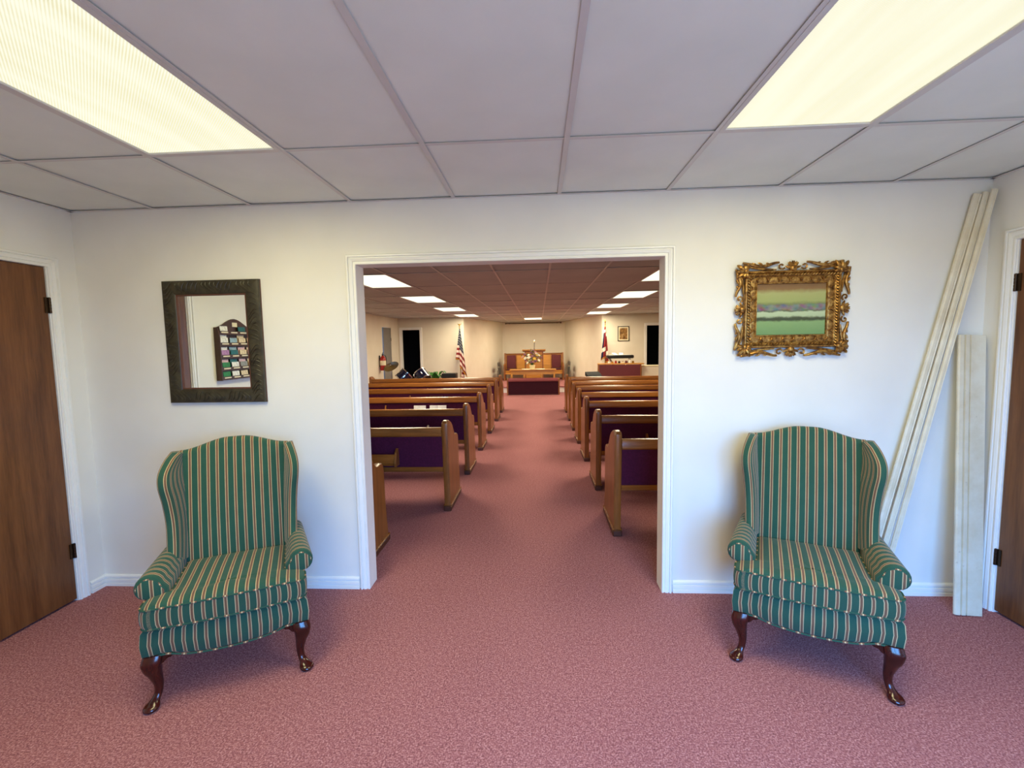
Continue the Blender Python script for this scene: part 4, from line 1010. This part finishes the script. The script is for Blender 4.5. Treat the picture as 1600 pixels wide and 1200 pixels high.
MB().lathe([(0.006, 0), (0.018, 0.02), (0.022, 0.04), (0.008, 0.08), (0.002, 0.11)], 10, (0, 0, 2.075)).build('spear_finial', 'brass', f2, True)

# ---- far doorways
def far_casing(name, x0, x1, zt, y):
    r = bpy.data.objects.new(name, None); COL.objects.link(r); r['kind'] = 'structure'
    for xa, xb in ((x0-0.075, x0), (x1, x1+0.075)): MB().box(xa, xb, y-0.016, y+0.11, 0, zt+0.075, 0.004).build('casing_leg', 'trim', r)
    MB().box(x0, x1, y-0.016, y+0.11, zt, zt+0.075, 0.004).build('casing_head', 'trim', r)
far_casing('trim_4', -3.985, -3.435, 1.985, YF); far_casing('trim_5', 3.375, 4.0, 1.985, YF)
gd = struct('door_4', MB().box(-SX-0.045, -SX-0.005, 10.05, 10.71, 0.01, 2.03, 0.004), 'greydoor')
for zz in (0.3, 1.7): MB().box(-SX-0.006, -SX+0.004, 10.695, 10.712, zz-0.045, zz+0.045).build('hinge', 'hinge', gd)

# ---- small picture and fire extinguisher
sp_ = thing('small_picture', 'small sepia picture in a black frame between the flag and the dark doorway', 'picture', (2.69, YF, 1.752))
for k in range(4):
    a, b = cs[k], cs[(k+1) % 4]
    MB().loft([[(q_[0]*(0.168-u), -d, q_[1]*(0.22-u)) for u, d in [(0, 0.002), (0, 0.018), (0.008, 0.022), (0.02, 0.016), (0.02, 0.006)]] for q_ in (a, b)]).build('frame_rail', 'black', sp_)
MB().box(-0.15, 0.15, -0.010, -0.003, -0.20, 0.20).build('mat_board', 'cream', sp_)
MB().box(-0.113, 0.113, -0.012, -0.010, -0.165, 0.165).build('print', 'sepia', sp_)
fe = thing('fire_extinguisher', 'red fire extinguisher hanging on the sanctuary side wall', 'fire extinguisher', (-SX+0.095, 9.62, 0.86))
MB().lathe([(0.05, 0.0), (0.072, 0.006), (0.078, 0.03), (0.078, 0.30), (0.066, 0.35), (0.035, 0.38), (0.024, 0.40)], 20).build('cylinder', 'red', fe, 40)
MB().lathe([(0.0785, 0.14), (0.0795, 0.145), (0.0795, 0.26), (0.0785, 0.265)], 20).build('label_band', 'cream', fe, 40)
MB().lathe([(0.026, 0.40), (0.026, 0.43), (0.014, 0.45)], 12).build('valve', 'black', fe, 40)
MB().tube([(0.0, -0.02, 0.44), (0.03, -0.08, 0.46)], 0.008, 6).tube([(0, -0.02, 0.455), (0.035, -0.075, 0.49)], 0.007, 6).build('lever', 'black', fe, True)
MB().tube(catmull([(0.0, 0.02, 0.42), (0.05, 0.09, 0.38), (0.06, 0.10, 0.2), (0.05, 0.09, 0.03)], 14), 0.010, 8).build('hose', 'black', fe, True)
MB().box(-0.093, -0.078, -0.03, 0.03, 0.10, 0.40).build('wall_bracket', 'black', fe)

# ---- drum kit pieces, plant and speaker behind the front pew
def stand(m, z0=0):
    for q in range(3):
        a = 2*PI*q/3+0.4; m.tube([(0, 0, 0.30), (0.2*math.cos(a), 0.2*math.sin(a), 0.012)], 0.009, 6)
    return m
cy = thing('cymbal_stand', 'tilted bronze cymbal on a chrome stand near the extinguisher', 'cymbal', (-3.72, 9.40, 0))
stand(MB()).build('tripod', 'chrome', cy, True)
MB().tube([(0, 0, 0.28), (0, 0, 0.975)], 0.011, 8).build('pole', 'chrome', cy, True)
MB().lathe([(0.008, 0.022), (0.03, 0.020), (0.045, 0.006), (0.12, 0.0), (0.205, -0.012), (0.205, -0.015), (0.12, -0.004), (0.008, 0.008)], 32).build('cymbal', 'cymbal', cy, True, loc=(0, 0, 0.985), rot=(math.radians(34), math.radians(-14), 0))
MB().lathe([(0.012, 0), (0.016, 0.01), (0.006, 0.03)], 10).build('wing_nut', 'chrome', cy, True, loc=(0.0, -0.006, 1.0), rot=(math.radians(34), math.radians(-14), 0))
def tom(label, loc, axis, r=0.17, h=0.26):
    t = thing('tom_drum', label, 'drum', loc, 0, 'drums behind the front pew')
    R = Vector((0, 0, 1)).rotation_difference(Vector(axis)).to_euler()
    MB().lathe([(r, -h/2), (r, h/2)], 28).build('shell', 'drum', t, 40, rot=R)
    for z in (-h/2, h/2): MB().lathe([(r+0.001, z-0.012), (r+0.009, z-0.012), (r+0.010, z+0.010), (r+0.001, z+0.012)], 28).build('hoop', 'chrome', t, 40, rot=R)
    MB().lathe([(0.01, h/2+0.004), (r-0.002, h/2+0.004)], 28).build('drum_head', 'white', t, rot=R)
    MB().lathe([(0.01, -h/2-0.004), (r-0.002, -h/2-0.004)], 28).build('drum_head', 'edge', t, rot=R)
    for q in range(6):
        a = 2*PI*q/6+0.3
        lu = MB().box(-0.012, 0.012, 0, 0.016, -0.035, 0.035, 0.005)
        Q = Matrix.Rotation(a, 4, 'Z') @ Matrix.Translation((0, r, 0)); lu.v = [tuple(Q @ Vector(p)) for p in lu.v]
        lu.build('lug', 'chrome', t, rot=R)
    MB().tube([(0, 0.05, -loc[2]+0.01), (0, 0.03, -0.12)], 0.012, 8).build('stand_post', 'chrome', t, True)
    return t
tom('navy tom drum with chrome hoops in front of the dark doorway, cymbal side', (-3.36, 9.3, 0.715), (0.62, 0.25, 0.62))
tom('navy tom drum with chrome hoops in front of the dark doorway, plant side', (-2.87, 9.3, 0.715), (-0.55, 0.30, 0.62))
pt = thing('potted_plant', 'green leafy potted plant between the drums and the speaker', 'plant', (-2.72, 10.25, 0))
MB().lathe([(0.09, 0), (0.12, 0.02), (0.15, 0.26), (0.16, 0.27), (0.15, 0.28), (0.13, 0.25)], 20).build('pot', 'edge', pt, 40)
pr_ = random.Random(3)
for q in range(22):
    a = pr_.uniform(0, 2*PI); rr = pr_.uniform(0.10, 0.26); zt = pr_.uniform(0.55, 0.80); d = Vector((math.cos(a), math.sin(a), 0))
    m = MB(); pts = catmull([(0, 0, 0.26), d*rr*0.4+Vector((0, 0, zt*0.75)), d*rr+Vector((0, 0, zt)), d*(rr+0.12)+Vector((0, 0, zt-0.06))], 10)
    sd = d.cross(Vector((0, 0, 1))); vs, fs = [], []
    for i, p in enumerate(pts):
        w_ = 0.004 if i < 4 else 0.045*math.sin(PI*(i-3)/7.2)+0.003
        vs += [p-sd*w_, p-Vector((0, 0, w_*0.35)), p+sd*w_]
    for i in range(10):
        for j in range(2): k = i*3+j; fs.append((k, k+3, k+4, k+1))
    m.add(vs, fs); m.build('leaf', 'leaf', pt, True)
spk = thing('floor_speaker', 'black floor speaker cabinet beside the flag pole', 'speaker', (-2.27, 9.95, 0))
MB().box(-0.195, 0.195, -0.16, 0.16, 0.02, 0.745, 0.012).build('cabinet', 'black', spk)
MB().box(-0.17, 0.17, -0.172, -0.160, 0.06, 0.70, 0.004).build('grille', 'dark', spk)
for sx in (-1, 1):
    for sy in (-1, 1): MB().box(sx*0.15-0.02, sx*0.15+0.02, sy*0.12-0.02, sy*0.12+0.02, 0, 0.02).build('foot', 'black', spk)

# ---- organ with maroon back panel, keyboard, papers and case
og = thing('spinet_organ', 'low organ with maroon back panel and tan top beyond the pews', 'organ', (2.27, 9.55, 0), math.radians(-4))
MB().box(-0.52, 0.52, 0.0, 0.02, 0.08, 0.925).build('back_panel', 'maroon', og)
for s in (-1, 1): MB().prism([(0, 0), (0.42, 0), (0.42, 0.72), (0.30, 0.93), (0, 0.93)], 'x', s*0.52, s*0.55).build('side_panel', 'oakz', og)
MB().box(-0.56, 0.62, -0.01, 0.33, 0.93, 0.955, 0.006).build('top', 'ltoak', og)
MB().box(-0.52, 0.52, 0.02, 0.41, 0.62, 0.66).build('key_bed', 'oak', og)
MB().box(-0.45, 0.45, 0.30, 0.40, 0.66, 0.685).build('keys', 'white', og)
MB().box(-0.52, 0.52, 0.02, 0.06, 0.0, 0.08).build('plinth', 'oakd', og)
dk = thing('side_cabinet', 'pale low cabinet beside the organ under the dark doorway', 'cabinet', (3.13, 9.75, 0))
MB().box(-0.26, 0.26, -0.02, 0.30, 0.0, 0.86, 0.006).build('body', 'wall2', dk)
MB().box(-0.28, 0.28, -0.035, 0.31, 0.86, 0.885, 0.005).build('top', 'cream', dk)
kb = thing('keyboard', 'black electronic keyboard on a stand behind the organ', 'keyboard', (2.42, 10.40, 0))
MB().box(-0.36, 0.36, -0.13, 0.13, 1.06, 1.15, 0.02).build('case', 'black', kb)
MB().box(-0.30, 0.30, 0.0, 0.12, 1.15, 1.156).build('keys', 'white', kb)
for s in (-1, 1):
    MB().tube([(s*0.28, -0.1, 1.06), (-s*0.28, -0.1, 0.0)], 0.015, 8).build('stand_leg', 'chrome', kb, True)
    MB().tube([(s*0.28, 0.1, 1.06), (-s*0.28, 0.1, 0.0)], 0.015, 8).build('stand_leg', 'chrome', kb, True)
for i, (x, z, rz) in enumerate(((-0.16, 1.157, 0.2), (0.02, 1.158, -0.15))):
    p = MB().loft([[(xx, -0.10, 0.0) for xx in (-0.11, 0)]+[(0, -0.10, 0.002), (-0.11, -0.10, 0.002)], [(xx, 0.10, 0.05) for xx in (-0.11, 0)]+[(0, 0.10, 0.052), (-0.11, 0.10, 0.052)]]).build('sheet_music', 'white', None, loc=(2.42+x+0.06, 10.36, z), rot=(0, 0, rz))
    tag(p, ['white sheet music on the keyboard, flag side', 'white sheet music in the middle of the keyboard'][i], 'sheet music', 'papers on the keyboard')
ob = random.Random(9)
items = [('white', 'white'), ('ltoak', 'tan'), ('red', 'red'), ('black', 'black'), ('cream', 'cream'), ('maroon', 'maroon'), ('white', 'tall white'), ('brass', 'brass coloured')]
for i, (mt, nm) in enumerate(items):
    x = 2.02+0.088*i; h = [0.055, 0.04, 0.06, 0.05, 0.045, 0.06, 0.085, 0.05][i]
    t = thing('candle_jar', nm+' candle jar standing on the organ top', 'jar', (x, 9.73-0.0063*i*1, 0.9555), 0, 'jars on the organ top')
    MB().lathe([(0.026, 0), (0.030, 0.004), (0.030, h*0.8), (0.022, h*0.9), (0.022, h)], 14).build('jar', mt, t, 40)
    MB().lathe([(0.024, h), (0.024, h+0.008), (0.004, h+0.010)], 14).build('lid', 'brass', t, 40)
cs_ = thing('instrument_case', 'black instrument case lying open beside the organ', 'case', (1.56, 9.28, 0), 0.12)
MB().box(-0.17, 0.17, -0.16, 0.16, 0.02, 0.66, 0.02).build('case_body', 'dark', cs_)
MB().loft([[(x, y, z) for y, z in [(-0.17, 0.66), (0.17, 0.66), (0.16, 0.76), (-0.10, 0.70)]] for x in (-0.18, 0.18)]).build('case_lid', 'dark', cs_)
MB().tube([(-0.06, -0.165, 0.52), (-0.05, -0.19, 0.53), (0.05, -0.19, 0.53), (0.06, -0.165, 0.52)], 0.008, 6).build('handle', 'grey', cs_, True)
